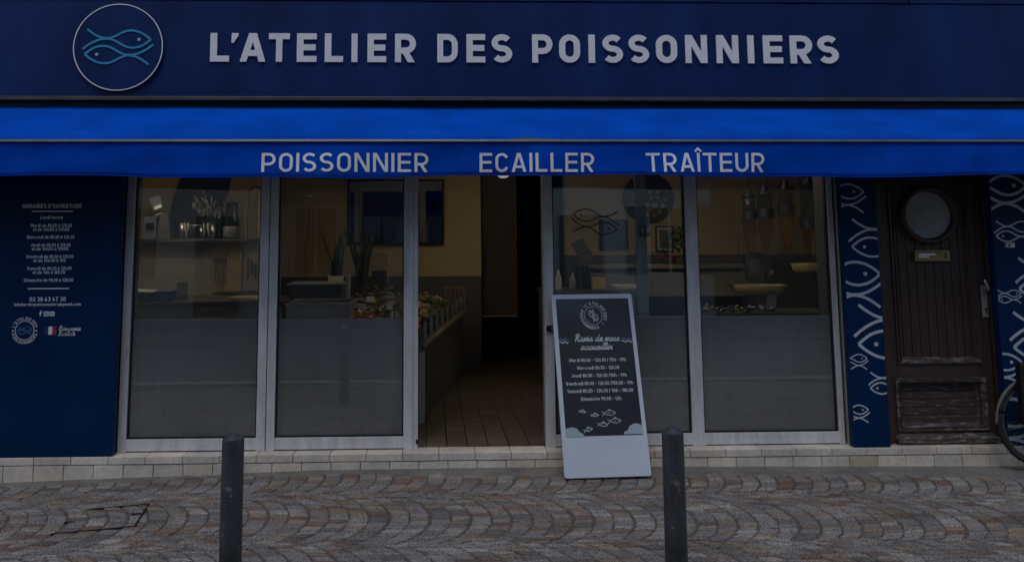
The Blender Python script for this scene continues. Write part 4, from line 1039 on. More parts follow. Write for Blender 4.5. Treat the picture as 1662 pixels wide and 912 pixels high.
# partition carrying the shelf
SHY = 2.62
z_sh = at(330, 388, SHY).z
pa = thing('low_partition', 'taupe panelled partition with dark ledge behind the left worktop', 'partition', (-2.2, SHY, STEP))
xa, xb = -3.15, at(415, 388, SHY).x
MB().box(xa, xb, SHY, SHY + .05, STEP, z_sh - .03).build('panel', M_taupe, pa)
MB().box(xa, xb + .02, SHY - .14, SHY + .2, z_sh - .03, z_sh).build('ledge', M_stone, pa, bevel=.003)
p0, p1 = at(346, 474, SHY), at(394, 392, SHY)
kb = thing('knife_rack', 'pale wooden board with dark knives fixed to the partition', 'knife rack', ((p0.x + p1.x) / 2, SHY, p0.z))
MB().box(p0.x, p1.x, SHY - .022, SHY - .001, p0.z, z_sh - .035).build('board', M_pale, kb, bevel=.002)
ktop = at(350, 418, SHY).z
MB().box(at(347, 418, SHY).x, at(368, 418, SHY).x, SHY - .05, SHY - .0225, ktop - .05, ktop).build('holder', M_stone, kb, bevel=.003)
for px, l_ in ((350, .2), (356, .25), (362, .3), (366, .22)):
    x = at(px, 430, SHY).x; MB().box(x - .008, x + .008, SHY - .042, SHY - .038, ktop - .05 - l_, ktop - .049).box(x - .007, x + .007, SHY - .047, SHY - .033, ktop, ktop + .09).build('knife', M_steel, kb, bevel=.002)
# second beige board with hanging knives near the post
p0, p1 = at(397, 472, SHY - .02), at(421, 384, SHY - .02)
kb2 = thing('utensil_board', 'taupe board hung with dark long utensils beside the grey window post', 'utensil rack', ((p0.x + p1.x) / 2, SHY, p0.z))
MB().box(p0.x, p1.x, SHY - .03, SHY - .001, p0.z, z_sh - .035).build('board', M_taupe, kb2, bevel=.002)
for k in range(4):
    x = p0.x + .03 + k * .042; MB().box(x - .008, x + .008, SHY - .045, SHY - .031, p0.z + .12 + .05 * (k % 2), z_sh - .2 - .03 * (k % 3)).build('utensil', M_stone, kb2, bevel=.002)

def disc_board(name, label, c, r, y, M=None):
    o = MB().lathe([(r, .0), (r, -.022), (r - .004, -.026), (0, -.026)], (c.x, y, c.z), 64, 'Y', M=M).build(name, M_slate, None, org=(c.x, y, c.z - r))
    return tag(o, label, 'wall board')
c = at(326, 318, BW - .002); disc_board('oval_board', 'large black oval board hung slanting on the beige wall above the left worktop', c, .72, BW - .002, Matrix.Rotation(R(18), 4, 'Y') @ Matrix.Diagonal((.42, 1, 1, 1)))
# bottles on the ledge
def bottle(px, wpx, ytop, ybase, Y, label, labelled=False, shape=0, grp='dark bottles on the ledge'):
    p = at(px, ybase, Y); h = at(px, ytop, Y).z - p.z; r = wpx / 2 * (Y + 5.7) / F_PX; z = z_sh if grp else p.z; h = at(px, ytop, Y).z - z
    t = thing('bottle', label, 'bottle', (p.x, Y, z), grp)
    pr_ = [(r * .95, 0), (r, .006), (r, h * .5), (r * .93, h * .58), (r * .42, h * .78), (r * .36, h * .98), (r * .4, h)] if shape == 0 else [(r * .95, 0), (r, .01), (r, h * .48), (r * .97, h * .55), (r * .8, h * .72), (r * .76, h * .97), (r * .78, h)]
    auto_smooth(MB().lathe([(a, z + b) for a, b in pr_], (p.x, Y, 0), 24).build('glass', M_bott, t), 40)
    if labelled: MB().lathe([(r + .001, z + h * .04), (r + .0016, z + h * .041), (r + .0016, z + h * .34), (r + .001, z + h * .341)], (p.x, Y, 0), 24).build('paper_label', mat('grey_label', (.24, .24, .24), .6, noise=(20, .08, 2)), t, smooth=True)
    return t
bottle(357, 17, 330, 385, SHY - .03, 'slim dark bottle on the ledge next to the wide labelled bottle')
bottle(375, 24, 329, 384, SHY - .04, 'wide dark bottle with a grey label on the ledge', True, 1)
# chrome mixer scale and tumblers on the ledge
sc_ = thing('weighing_scale', 'shop scale with tilted screen at the end of the ledge', 'scale', (at(258, 380, SHY - .05).x, SHY - .05, z_sh))
b0, b1 = at(258, 381, SHY - .05), at(281, 347, SHY - .05)
MB().hexa([(b0.x, SHY - .13, z_sh), (b1.x + .01, SHY - .13, z_sh), (b1.x + .01, SHY + .02, z_sh), (b0.x, SHY + .02, z_sh)], [(b0.x + .02, SHY - .1, b1.z), (b1.x - .04, SHY - .1, b1.z), (b1.x - .04, SHY, b1.z), (b0.x + .02, SHY, b1.z)]).build('body', M_stone, sc_, bevel=.006)
q = at(254, 330, SHY - .06); SM = Matrix.Translation((q.x, SHY - .06, q.z)) @ Matrix.Rotation(R(-22), 4, 'Y') @ Matrix.Rotation(R(-12), 4, 'X')
MB().box(-.06, .06, -.015, .015, -.08, .07, M=SM).build('screen', M_greyP, sc_, bevel=.005)
MB().box(-.03, .045, -.018, -.0155, -.07, -.035, M=SM).build('lit_display', mat('lit_display', (.7, .68, .6), .4, emit=((1, .95, .8), .25)), sc_)
a, b = at(240, 354, SHY - .06), at(262, 346, SHY - .06)
MB().tube([a, at(252, 350, SHY - .06), b, at(262, 366, SHY - .06)], .014, 8).build('arm', M_chrome, sc_, smooth=True)
MB().ball(a, .028, .028, .022).build('knob', M_chrome, sc_, smooth=True)
q0, q1 = at(234, 384, SHY - .08), at(256, 352, SHY - .08)
till = tag(MB().box(q0.x, q1.x, SHY - .12, SHY + .03, z_sh + .001, q1.z).build('card_machine', M_greyP, None, org=(q0.x, SHY, z_sh), bevel=.006), 'grey box shaped till with small dark display at the ledge end', 'till')
MB().box(q0.x + .03, q1.x - .02, SHY - .124, SHY - .1205, z_sh + .1, z_sh + .17).build('display', M_black, till)
tp = None
for k, (px, h_, w_) in enumerate(((297, .17, .03), (306, .12, .028), (316, .16, .03), (326, .13, .027), (333, .18, .03), (340, .12, .03), (347, .15, .026))):
    x = at(px, 384, SHY - .06).x; y = SHY - .06 + (.03 if k % 2 else -.03)
    o = MB().lathe([(w_ * .6, z_sh), (w_, z_sh + .01), (w_ * 1.08, z_sh + h_), (w_ * .98, z_sh + h_), (w_ * .9, z_sh + .02), (0, z_sh + .018)], (x, y, 0), 16).build('tumbler', M_clear if k % 3 else M_chrome, None, org=(x, y, z_sh), smooth=True)
    tag(o, 'small clear glass tumbler in the cluster on the ledge' if k % 3 else ('short chrome cup at the scale end of the tumbler cluster' if k == 0 else ('chrome cup in the middle of the tumbler cluster' if k == 3 else 'chrome cup at the bottle end of the tumbler cluster')), 'tumbler', 'tumblers on the ledge')
ut = thing('cutlery_rack', 'chrome rail with pale handled tongs hanging below the ledge edge', 'rack', (at(320, 368, SHY - .16).x, SHY - .16, z_sh))
MB().tube([at(298, 366, SHY - .16), at(334, 366, SHY - .16)], .007, 8).tube([at(300, 366, SHY - .16), at(300, 388, SHY - .16)], .004, 6).tube([at(332, 366, SHY - .16), at(332, 388, SHY - .16)], .004, 6).build('rail', M_chrome, ut, smooth=True)
for px, tilt in ((300, .03), (305, -.02), (331, .0), (337, .02)):
    p = at(px, 370, SHY - .17); MB().tube([p + Vector((0, 0, .05)), p, p + Vector((tilt, 0, -.09))], [.009, .011, .008], 8).build('tongs', M_paper, ut, smooth=True)
# dried flowers in a vase
vs_ = thing('flower_vase', 'grey vase of pale leaved stems on the ledge in front of the oval board', 'vase', (at(342, 386, SHY + .05).x, SHY + .06, z_sh))
vx, vyy = vs_.location.x, SHY + .06
auto_smooth(MB().lathe([(.035, z_sh), (.05, z_sh + .03), (.055, z_sh + .1), (.03, z_sh + .16), (.034, z_sh + .18)], (vx, vyy, 0), 20).build('vase', M_greyP, vs_), 50)
st, lf = MB(), MB(); rl = random.Random(21)
for k in range(16):
    a = rl.uniform(-1.1, 1.1); L_ = rl.uniform(.16, .34); t0 = Vector((vx, vyy, z_sh + .17)); d = Vector((math.sin(a), rl.uniform(-.3, .3), math.cos(a))).normalized()
    st.tube([t0, t0 + d * L_ * .5 + Vector((0, 0, .02)), t0 + d * L_], .0028, 5)
    for j in range(4):
        p = t0 + d * L_ * (.5 + .5 * j / 3); M_ = Matrix.Rotation(rl.uniform(0, 6.3), 3, 'Z') @ Matrix.Rotation(rl.uniform(-.9, .9), 3, 'Y')
        lf.ball(p + Vector((rl.uniform(-.02, .02), rl.uniform(-.02, .02), 0)), .011, .004, .03, 6, 5, M=M_)
st.build('stem', M_leaf, vs_); lf.build('foliage', mat('dry_leaf', (.3, .28, .2), .7, noise=(14, .25, 3)), vs_, smooth=True)
# spring tap
TY = 2.2
tpx = at(424, 470, TY).x; zt1 = at(424, 306, TY).z
tap = thing('spring_tap', 'tall spring hose tap standing by the grey window post', 'tap', (tpx, TY, 1.06))
MB().tube([(tpx, TY, 1.06), (tpx, TY, zt1)], .011, 8).build('riser', M_black, tap, smooth=True)
hx = at(400, 385, TY); hp_ = [Vector((tpx, TY, zt1 - .05)), Vector((tpx - .02, TY, zt1 + .0)), at(412, 303, TY), at(404, 312, TY), at(401, 335, TY), at(399, 360, TY), hx]
pth = smooth_path([(p.x, p.z) for p in hp_], 8)
MB().tube([(p[0], TY, p[1]) for p in pth], .008, 8).build('hose', M_paper, tap, smooth=True)
coil = []; 
for i in range(len(pth) - 1):
    for j in range(6):
        t = j / 6; x, z = pth[i][0] * (1 - t) + pth[i + 1][0] * t, pth[i][1] * (1 - t) + pth[i + 1][1] * t
        dx, dz_ = pth[i + 1][0] - pth[i][0], pth[i + 1][1] - pth[i][1]; q = math.hypot(dx, dz_) or 1
        a = (i * 6 + j) * 1.05; coil.append((x - dz_ / q * .017 * math.cos(a), TY + .017 * math.sin(a), z + dx / q * .017 * math.cos(a)))
MB().tube(coil, .003, 5).build('spring', M_black, tap, smooth=True)
MB().lathe([(.012, hx.z - .08), (.02, hx.z - .05), (.014, hx.z)], (hx.x, TY, 0), 14).build('spray_head', M_black, tap, smooth=True)
# worktop things
q0, q1 = at(372, 470, 2.0), at(452, 474, 2.0)
tag(MB().box(q0.x, q1.x, 1.95, 2.2, 1.062, 1.085).build('cutting_board', M_yel, None, org=((q0.x + q1.x) / 2, 2.05, 1.062), bevel=.006), 'pale yellow cutting board lying on the left worktop', 'cutting board')
zz = 1.062
q0, q1 = at(252, 505, 1.75), at(279, 486, 1.75)
tag(MB().box(q0.x, q1.x, 1.72, 1.88, zz, zz + .1).build('storage_box', M_blueP, None, org=((q0.x + q1.x) / 2, 1.8, zz), bevel=.008), 'small dark blue box on the left worktop', 'box')
xg = at(232, 490, 1.72).x
gb = thing('folded_cloth', 'pale cloth folded over a green tub behind the first window', 'tub', (xg, 1.72, zz))
MB().hexa([(xg - .09, 1.66, zz), (xg + .08, 1.66, zz), (xg + .08, 1.8, zz), (xg - .09, 1.8, zz)], [(xg - .11, 1.64, zz + .09), (xg + .1, 1.64, zz + .09), (xg + .1, 1.82, zz + .09), (xg - .11, 1.82, zz + .09)]).build('tub', mat('green_plastic', (.015, .07, .045), .4, noise=(8, .1, 2)), gb, bevel=.006)
MB().hexa([(xg - .12, 1.63, zz + .091), (xg + .11, 1.63, zz + .091), (xg + .11, 1.83, zz + .091), (xg - .12, 1.83, zz + .091)], [(xg - .12, 1.64, zz + .118), (xg + .1, 1.64, zz + .105), (xg + .1, 1.82, zz + .108), (xg - .12, 1.82, zz + .12)]).build('cloth', M_paper, gb, bevel=.008)
q0 = at(292, 490, 1.8)
tag(auto_smooth(MB().lathe([(.045, zz), (.05, zz + .01), (.055, zz + .17), (.05, zz + .17), (.046, zz + .015), (0, zz + .012)], (q0.x, 1.86, 0), 20).build('tall_jug', M_clear, None, org=(q0.x, 1.86, zz)), 40), 'clear tall jug beside the dark blue box on the worktop', 'jug')

# ---- middle: fish counter, sink, plants
N, Fp, FL, NL = Vector((-.11, .82, 0)), Vector((.353, 3.3, 0)), Vector((-.9, 3.3, 0)), Vector((-.78, .88, 0))
fc = thing('fish_counter', 'long glass fronted fish display counter running to the back wall', 'display counter', (-.3, 2.0, STEP))
def at_z(v, z): return Vector((v.x, v.y, z))
MB().hexa([at_z(N, STEP), at_z(Fp, STEP), at_z(FL, STEP), at_z(NL, STEP)], [at_z(N, .70), at_z(Fp, .76), at_z(FL, .9), at_z(NL, .78)]).build('cabinet', mat('grey_steel_cabinet', (.12, .125, .125), .45, metal=.4, noise=(4, .12, 4)), fc, bevel=.004)
MB().hexa([at_z(N, .705) + Vector((.02, -.02, 0)), at_z(Fp, .765) + Vector((.02, 0, 0)), at_z(FL, .905), at_z(NL, .785)], [at_z(N, .84) + Vector((-.01, .0, 0)), at_z(Fp, .93), at_z(FL, 1.04), at_z(NL, .9)]).build('bed', mat('ice_bed_steel', (.2, .2, .2), .4, metal=.5, noise=(12, .2, 4)), fc, bevel=.004)
d_ = (Fp - N); 
rail_a, rail_b = at_z(N, .775) + Vector((.045, -.04, 0)), at_z(Fp, .835) + Vector((.045, 0, 0))
MB().tube([rail_a, rail_b], .028, 10).build('rail', mat('worn_wood_rail', (.19, .15, .1), .5, noise=(9, .2, 4)), fc, smooth=True)
MB().hexa([at_z(N, .79) + Vector((.03, -.03, 0)), at_z(Fp, .86) + Vector((.03, 0, 0)), at_z(Fp, .86) + Vector((.024, 0, 0)), at_z(N, .79) + Vector((.024, -.03, 0))], [at_z(N, .95) + Vector((.03, -.03, 0)), at_z(Fp, 1.02) + Vector((.03, 0, 0)), at_z(Fp, 1.02) + Vector((.024, 0, 0)), at_z(N, .95) + Vector((.024, -.03, 0))]).build('glass_front', M_acryl, fc)
for k in range(9):
    p = N.lerp(Fp, .04 + k * .115) + Vector((.033, 0, 0)); MB().box(p.x, p.x + .012, p.y - .01, p.y + .01, .8 + .008 * k, .945 + .008 * k).build('glass_clip', M_steelp, fc)
MB().hexa([at_z(N, .125) + Vector((.0, -.01, 0)), at_z(N, .125) + Vector((.05, .05, 0)), at_z(N, .125) + Vector((.05, .12, 0)), at_z(N, .125) + Vector((-.02, .12, 0))], [at_z(N, .7) + Vector((.0, -.01, 0)), at_z(N, .7) + Vector((.05, .05, 0)), at_z(N, .7) + Vector((.05, .12, 0)), at_z(N, .7) + Vector((-.02, .12, 0))]).build('leg', M_steelp, fc, bevel=.004)
def bed(s, t):     # s along the length (0 near), t across (0 street-door side .. 1 left)
    a = N.lerp(Fp, s); b = NL.lerp(FL, s); p = a.lerp(b, t)
    za = .84 + .09 * s; zb2 = .9 + .14 * s; return Vector((p.x, p.y, za + (zb2 - za) * t + .004))
rs = random.Random(17)
M_prawn = mat('cooked_prawn', (.55, .12, .045), .45, noise=(24, .4, 5))
M_weed = mat('parsley_leaf', (.05, .075, .025), .6, noise=(20, .4, 4))
def tray(s, t, label, mt, sz=.13):
    p = bed(s, t); t_ = thing('seafood_tray', label, 'tray', tuple(p), 'trays on the fish counter')
    z = p.z; w, l_ = sz, sz * 1.3
    MB().hexa([(p.x - w * .85, p.y - l_ * .85, z), (p.x + w * .85, p.y - l_ * .85, z), (p.x + w * .85, p.y + l_ * .85, z), (p.x - w * .85, p.y + l_ * .85, z)], [(p.x - w, p.y - l_, z + .045), (p.x + w, p.y - l_, z + .045), (p.x + w, p.y + l_, z + .045), (p.x - w, p.y + l_, z + .045)]).build('tray', mt, t_, bevel=.006)
    h = MB()
    for k in range(46): h.ball((p.x + rs.uniform(-w, w) * .85, p.y + rs.uniform(-l_, l_) * .85, z + .052 + rs.random() * .045), .028 * rs.uniform(.6, 1.2), .02, .012, 7, 5, jit=.3, M=Matrix.Rotation(rs.uniform(0, 6), 3, 'Z') @ Matrix.Rotation(rs.uniform(-.7, .7), 3, 'X'))
    ho = h.build('seafood', M_prawn if mt is M_orange else M_shell, t_, smooth=True); return t_
TR = [(.05, .25, 'orange tray of shellfish at the street end of the fish counter, nearer the door', M_orange), (.06, .68, 'orange tray of prawns at the street end of the fish counter, nearer the sink', M_orange),
      (.24, .2, 'dark tray of shells in the middle of the fish counter, door side', M_stone), (.25, .7, 'dark tray of shells in the middle of the fish counter, plant side', M_stone), (.46, .3, 'orange tray of seafood further back on the fish counter', M_orange), (.7, .35, 'dark tray of seafood near the back end of the fish counter', M_stone)]
for s, t, lb_, mt in TR: tray(s, t, lb_, mt, .165 if mt is M_orange and s < .1 else .13)
lem = MB().ball((0, 0, 0), .036, .029, .029, 12, 8).build('lemon', M_lemon, None, org=(0, 0, 0), smooth=True)
first = True
for s, t, up_ in ((.16, .55, .07), (.17, .8, .07), (.34, .5, .07), (.36, .85, .06), (.13, .1, .075), (.58, .4, .06), (.6, .75, .05), (.3, .12, .08), (.82, .15, .04), (.02, .47, .05)):
    o = lem if first else lem.copy()
    if not first: col.objects.link(o)
    first = False; o.location = bed(s, t) + Vector((0, 0, up_)); o.rotation_euler = (rs.uniform(-.5, .5), rs.uniform(-.5, .5), rs.uniform(0, 6)); tag(o, 'whole yellow lemon lying among the seafood on the fish counter', 'lemon', 'lemons on the fish counter')
sh = MB().ball((0, 0, 0), .055, .038, .016, 12, 7, jit=.35).build('oyster', M_shell, None, org=(0, 0, 0), smooth=True)
first = True
for k in range(34):
    s, t = rs.uniform(.3, .95), rs.uniform(.05, .95); o = sh if first else sh.copy()
    if not first: col.objects.link(o)
    first = False; o.location = bed(s, t) + Vector((0, 0, .075 + rs.uniform(0, .03))); o.rotation_euler = (rs.uniform(-.6, .6), rs.uniform(-.6, .6), rs.uniform(0, 6.3)); tag(o, 'rough brown oyster shell heaped on the fish counter', 'oyster', 'oysters on the fish counter')
fsh = MB(); fsh.tube([(-.16, 0, 0), (-.11, 0, 0), (-.03, 0, .004), (.06, 0, .004), (.12, 0, 0), (.15, 0, 0)], [.004, .012, .03, .032, .022, .004], 10); fsh.add([(-.14, -.002, 0), (-.2, -.002, .045), (-.18, 0, 0), (-.2, -.002, -.045)], [(0, 1, 2), (0, 2, 3)])
fsh = fsh.build('fish', M_fishs, None, org=(0, 0, 0), smooth=True); first = True
for s, t, a in ((.12, .4, .6), (.2, .45, .9), (.4, .15, .4), (.52, .6, 1.2), (.66, .6, .3), (.9, .5, .8)):
    o = fsh if first else fsh.copy()
    if not first: col.objects.link(o)
    first = False; o.location = bed(s, t) + Vector((0, 0, .1)); o.rotation_euler = (rs.uniform(-.3, .3), rs.uniform(-.3, .3), a + 1); tag(o, 'small silvery whole fish lying on the fish counter', 'fish', 'whole fish on the counter')
# small blank price cards standing in the heap
pc = MB().box(-.035, .035, -.0015, .0015, 0, .05).box(-.002, .002, -.001, .001, -.05, 0).build('price_card', M_paper, None, org=(0, 0, 0)); first = True
for s, t in ((.09, .18), (.1, .75), (.3, .2), (.32, .72), (.52, .35)):
    o = pc if first else pc.copy()
    if not first: col.objects.link(o)
    first = False; o.location = bed(s, t) + Vector((0, -.02, .13)); o.rotation_euler = (R(-12), 0, rs.uniform(-.3, .3)); tag(o, 'small pale price card standing among the seafood on the counter', 'price card', 'price cards on the fish counter')
# bunches of green garnish among the seafood
for k, (s, t, lb_) in enumerate(((.1, .5, 'green leafy garnish between the two orange trays'), (.33, .35, 'green leafy garnish in the middle of the fish counter'), (.55, .12, 'green leafy garnish along the glass front of the fish counter'), (.2, .93, 'green leafy garnish at the plant side of the fish counter'))):
    p = bed(s, t); g_ = MB()
    for j in range(46):
        c_ = p + Vector((rs.uniform(-.1, .1), rs.uniform(-.13, .13), .05 + rs.uniform(0, .09))); M_ = Matrix.Rotation(rs.uniform(0, 6.3), 3, 'Z') @ Matrix.Rotation(rs.uniform(-1.2, 1.2), 3, 'X')
        V = [M_ @ Vector(q_) for q_ in ((-.03, 0, 0), (0, .016, .008), (.03, 0, -.004), (0, -.016, .008))]; g_.add([c_ + v for v in V], [(0, 3, 2, 1)])
    tag(g_.build('garnish', M_weed, None, org=p), lb_, 'garnish', 'green garnish on the fish counter')
# wicker display tray at the back end of the counter
p = bed(.9, .05); wk = thing('wicker_basket', 'brown slatted basket with lemons at the back end of the fish counter', 'basket', tuple(p))
bm_ = MB()
for k in range(5): bm_.box(p.x - .1 + k * .05, p.x - .085 + k * .05, p.y - .15, p.y - .14, p.z, p.z + .16)
bm_.box(p.x - .11, p.x + .12, p.y - .15, p.y + .15, p.z, p.z + .015); bm_.box(p.x - .11, p.x + .12, p.y - .155, p.y - .135, p.z + .16, p.z + .18); bm_.box(p.x - .11, p.x + .12, p.y + .135, p.y + .155, p.z + .16, p.z + .18)
for k in range(5): bm_.box(p.x + .1, p.x + .11, p.y - .13 + k * .06, p.y - .11 + k * .06, p.z, p.z + .16)
bm_.box(p.x + .1, p.x + .12, p.y - .15, p.y + .15, p.z + .16, p.z + .18)
bm_.build('frame', mat('brown_wicker', (.2, .14, .075), .6, noise=(14, .3, 4)), wk)
# steel sink left of the counter
s0, s1 = at(464, 505, .95), at(573, 492, .95)
snk = thing('steel_sink', 'pale steel sink unit beside the near end of the fish counter', 'sink', ((s0.x + s1.x) / 2, 1.1, STEP))
zt2 = at(520, 492, .95).z
mb = MB(); x0, x1, y0, y1 = s0.x, s1.x - .02, .95, 1.5
mb.box(x0, x1, y0, y0 + .02, STEP, zt2 - .02); mb.box(x0, x1, y1 - .02, y1, STEP, zt2 - .02); mb.box(x0, x0 + .02, y0 + .02, y1 - .02, STEP, zt2 - .02); mb.box(x1 - .02, x1, y0 + .02, y1 - .02, STEP, zt2 - .02)
mb.box(x0 + .02, x1 - .02, y0 + .02, y1 - .02, zt2 - .25, zt2 - .24); mb.build('basin', M_steelp, snk)
mb = MB(); mb.box(x0 - .01, x1 + .01, y0 - .015, y0 + .03, zt2 - .019, zt2); mb.box(x0 - .01, x1 + .01, y1 - .03, y1 + .01, zt2 - .019, zt2); mb.box(x0 - .01, x0 + .03, y0 + .03, y1 - .03, zt2 - .019, zt2); mb.box(x1 - .03, x1 + .01, y0 + .03, y1 - .03, zt2 - .019, zt2)
mb.build('rim', M_steel, snk, bevel=.004)
# grey crate standing on a back table
q0, q1 = at(468, 487, 1.9), at(557, 462, 1.9)
tb = thing('back_table', 'plain dark table behind the steel sink carrying the grey crate', 'table', ((q0.x + q1.x) / 2, 2.1, STEP))
MB().box(q0.x - .1, q1.x + .05, 1.8, 2.45, q0.z - .04, q0.z).build('tabletop', M_stone, tb, bevel=.004)
for a in (q0.x - .06, q1.x + .01):
    for b in (1.85, 2.4): MB().box(a - .02, a + .02, b - .02, b + .02, STEP, q0.z - .041).build('leg', M_steel, tb)
cr = thing('storage_crate', 'grey blue plastic crate with pale rim standing behind the sink', 'crate', ((q0.x + q1.x) / 2, 2.05, q0.z))
MB().hexa([(q0.x + .02, 1.86, q0.z + .001), (q1.x - .02, 1.86, q0.z + .001), (q1.x - .02, 2.3, q0.z + .001), (q0.x + .02, 2.3, q0.z + .001)], [(q0.x, 1.84, q1.z), (q1.x, 1.84, q1.z), (q1.x, 2.32, q1.z), (q0.x, 2.32, q1.z)]).build('body', M_greyP, cr, bevel=.012)
MB().box(q0.x - .012, q1.x + .012, 1.828, 2.332, q1.z + .001, q1.z + .014).build('rim', M_steelp, cr, bevel=.004)
# plants with sword-like leaves
def sword_plant(px, py, Y, n, h, label, potm, pw):
    p = at(px, py, Y); t = thing('sword_plant', label, 'plant', (p.x, Y, p.z), 'potted plants behind the seafood')
    auto_smooth(MB().lathe([(pw * .75, p.z), (pw, p.z + .14), (pw * .92, p.z + .14), (pw * .85, p.z + .12), (0, p.z + .12)], (p.x, Y, 0), 20).build('pot', potm, t), 40)
    lf = MB(); rr_ = random.Random(int(px))
    for k in range(n):
        a = rr_.uniform(0, 6.28); le = rr_.uniform(.12, .3); H = h * rr_.uniform(.6, 1.0); w = rr_.uniform(.012, .02); b = Vector((p.x + rr_.uniform(-.5, .5) * pw, Y + rr_.uniform(-.5, .5) * pw, p.z + .12)); d = Vector((math.cos(a) * le, math.sin(a) * le * .6, 1)) * H; sd_ = Vector((math.sin(a + .5), -math.cos(a + .5), 0))
        V, Fq = [], []
        for j in range(6):
            u = j / 5; c_ = b + d * u + Vector((math.cos(a), math.sin(a), 0)) * (.05 * u * u * h); ww = w * (1 - u ** 2.5) + .0008
            V += [c_ - sd_ * ww, c_ + Vector((0, .004, 0)), c_ + sd_ * ww]
        for j in range(5): Fq += [(3 * j, 3 * j + 1, 3 * j + 4, 3 * j + 3), (3 * j + 1, 3 * j + 2, 3 * j + 5, 3 * j + 4)]
        lf.add(V, Fq)
    lf.build('foliage', M_leaf, t, smooth=True); return t
sword_plant(545, 470, 2.35, 9, .52, 'sword leaved plant in a white pot behind the grey crate', M_lampw, .085)
sword_plant(585, 482, 2.6, 30, .62, 'dense dark sword leaved plant beside the seafood', M_stone, .1)
p = at(564, 480, 1.75)
tag(auto_smooth(MB().lathe([(.03, .93), (.036, .94), (.03, 1.08), (.02, 1.12), (.026, p.z + .2)], (p.x, 1.8, 0), 18).build('pale_bottle', M_steelp, None, org=(p.x, 1.8, .93)), 40), 'pale metal bottle between the grey crate and the seafood', 'bottle')
# acrylic price stand
q0, q1 = at(601, 462, 2.9), at(631, 409, 2.9)
ps = thing('price_stand', 'clear acrylic sign stand with a dark printed card behind the seafood', 'price sign', ((q0.x + q1.x) / 2, 2.9, q0.z - .06))
MB().box(q0.x, q1.x, 2.9, 2.905, q0.z - .06, q1.z).build('acrylic_sheet', M_acryl, ps)
mb = MB(); mb.box(q0.x, q1.x, 2.896, 2.899, q1.z - .006, q1.z); mb.box(q1.x - .006, q1.x, 2.896, 2.899, q0.z, q1.z - .006); mb.build('edge', M_paper, ps)
MB().box(q0.x + .02, q1.x - .03, 2.907, 2.909, q0.z, q0.z + .15).build('card', M_stone, ps)
# wall screen
q0, q1 = at(563, 398, BW - .03), at(721, 291, BW - .03)
scn = thing('wall_screen', 'black framed glossy screen on the beige wall beside the doorway', 'screen', ((q0.x + q1.x) / 2, BW, q0.z))
mb = MB(); w_ = .03
for a, b, c_, d in ((q0.x, q1.x, q0.z, q0.z + w_), (q0.x, q1.x, q1.z - w_, q1.z), (q0.x, q0.x + w_, q0.z + w_, q1.z - w_), (q1.x - w_, q1.x, q0.z + w_, q1.z - w_)): mb.box(a, b, BW - .05, BW - .002, c_, d)
mb.build('frame', M_black, scn, bevel=.006)
MB().box(q0.x + w_, q1.x - w_, BW - .04, BW - .003, q0.z + w_, q1.z - w_).build('glass', mat('dark_screen_glass', (.26, .28, .33), .02, metal=1), scn)
# hanging cable in the second window
p0, p1 = at(503, 300, 2.6), at(503, 318, 2.6)
cb = thing('pendant_cable', 'thin dark cable hanging with a small pale fitting in the second window', 'cable', (p0.x, 2.6, 1.2))
MB().tube([(p0.x, 2.6, 2.55), p1, at(501, 365, 2.6), at(495, 410, 2.6), at(496, 450, 2.6)], .004, 6).build('cord', M_black, cb)
MB().box(p1.x - .032, p1.x + .032, 2.58, 2.6, p1.z - .008, p1.z + .004).build('fitting', M_lampw, cb, bevel=.003)
# dark cupboard hung in the passage
q0, q1 = at(783, 514, BW + .2), at(838, 300, BW + .2)
cu = thing('wall_cupboard', 'tall dark brown cupboard front hanging in the doorway passage', 'cupboard', ((q0.x + q1.x) / 2, BW + .3, q0.z))
MB().box(q0.x, q1.x, BW + .2, BW + .5, q0.z + .012, 2.5).build('body', mat('dark_brown_laminate', (.05, .034, .026), .5, noise=(4, .15, 5, (8, 8, .8))), cu, bevel=.003)
MB().box(q0.x, q1.x - .01, BW + .19, BW + .21, q0.z, q0.z + .011).build('bottom_edge', M_pale, cu)
MB().box(q0.x + .03, q0.x + .045, BW + .175, BW + .199, at(783, 455, BW + .2).z, at(783, 412, BW + .2).z).build('handle', M_black, cu)

# ---- right part: behind the leaning board and the last window
RY = 2.7
zc = at(1080, 430, RY).z
rc = thing('service_counter', 'taupe service counter with dark open shelf behind the third and last windows', 'counter', (2.3, RY, STEP))
MB().box(1.62, 3.5, RY, RY + .6, zc - .04, zc).build('countertop', mat('grey_countertop', (.16, .15, .135), .35, noise=(9, .12, 5)), rc, bevel=.004)
MB().box(1.66, 3.46, RY + .04, RY + .58, at(1080, 482, RY).z, zc - .041).build('front', M_taupe2, rc, bevel=.003)
MB().box(1.66, 3.46, RY + .3, RY + .58, STEP, at(1080, 482, RY).z - .001).build('shelf_back', M_dark, rc)
c = at(1052, 322, BW - .002); rB = 42 * (BW + 5.7) / F_PX
disc_board('oyster_board', 'round black board hung with pale oyster shells on the right hand wall', c, rB, BW - .002)
ob_ = bpy.data.objects['oyster_board']; ORG[ob_] = Vector((c.x, BW - .002, c.z - rB))
for px, py, r_ in ((1056, 312, 4), (1067, 312, 4), (1057, 322, 3.4), (1067, 321, 3.4), (1079, 323, 4), (1051, 333, 4), (1063, 333, 5), (1076, 334, 4.4), (1056, 341, 3.2), (1071, 343, 4.2), (1051, 348, 4), (1062, 349, 4.4)):
    p = at(px, py, BW - .03); k = r_ * (BW + 5.7) / F_PX
    MB().ball((p.x, BW - .032, p.z), k, .014, k * .92, 12, 7, jit=.15).build('shell', M_shell, ob_, smooth=True)
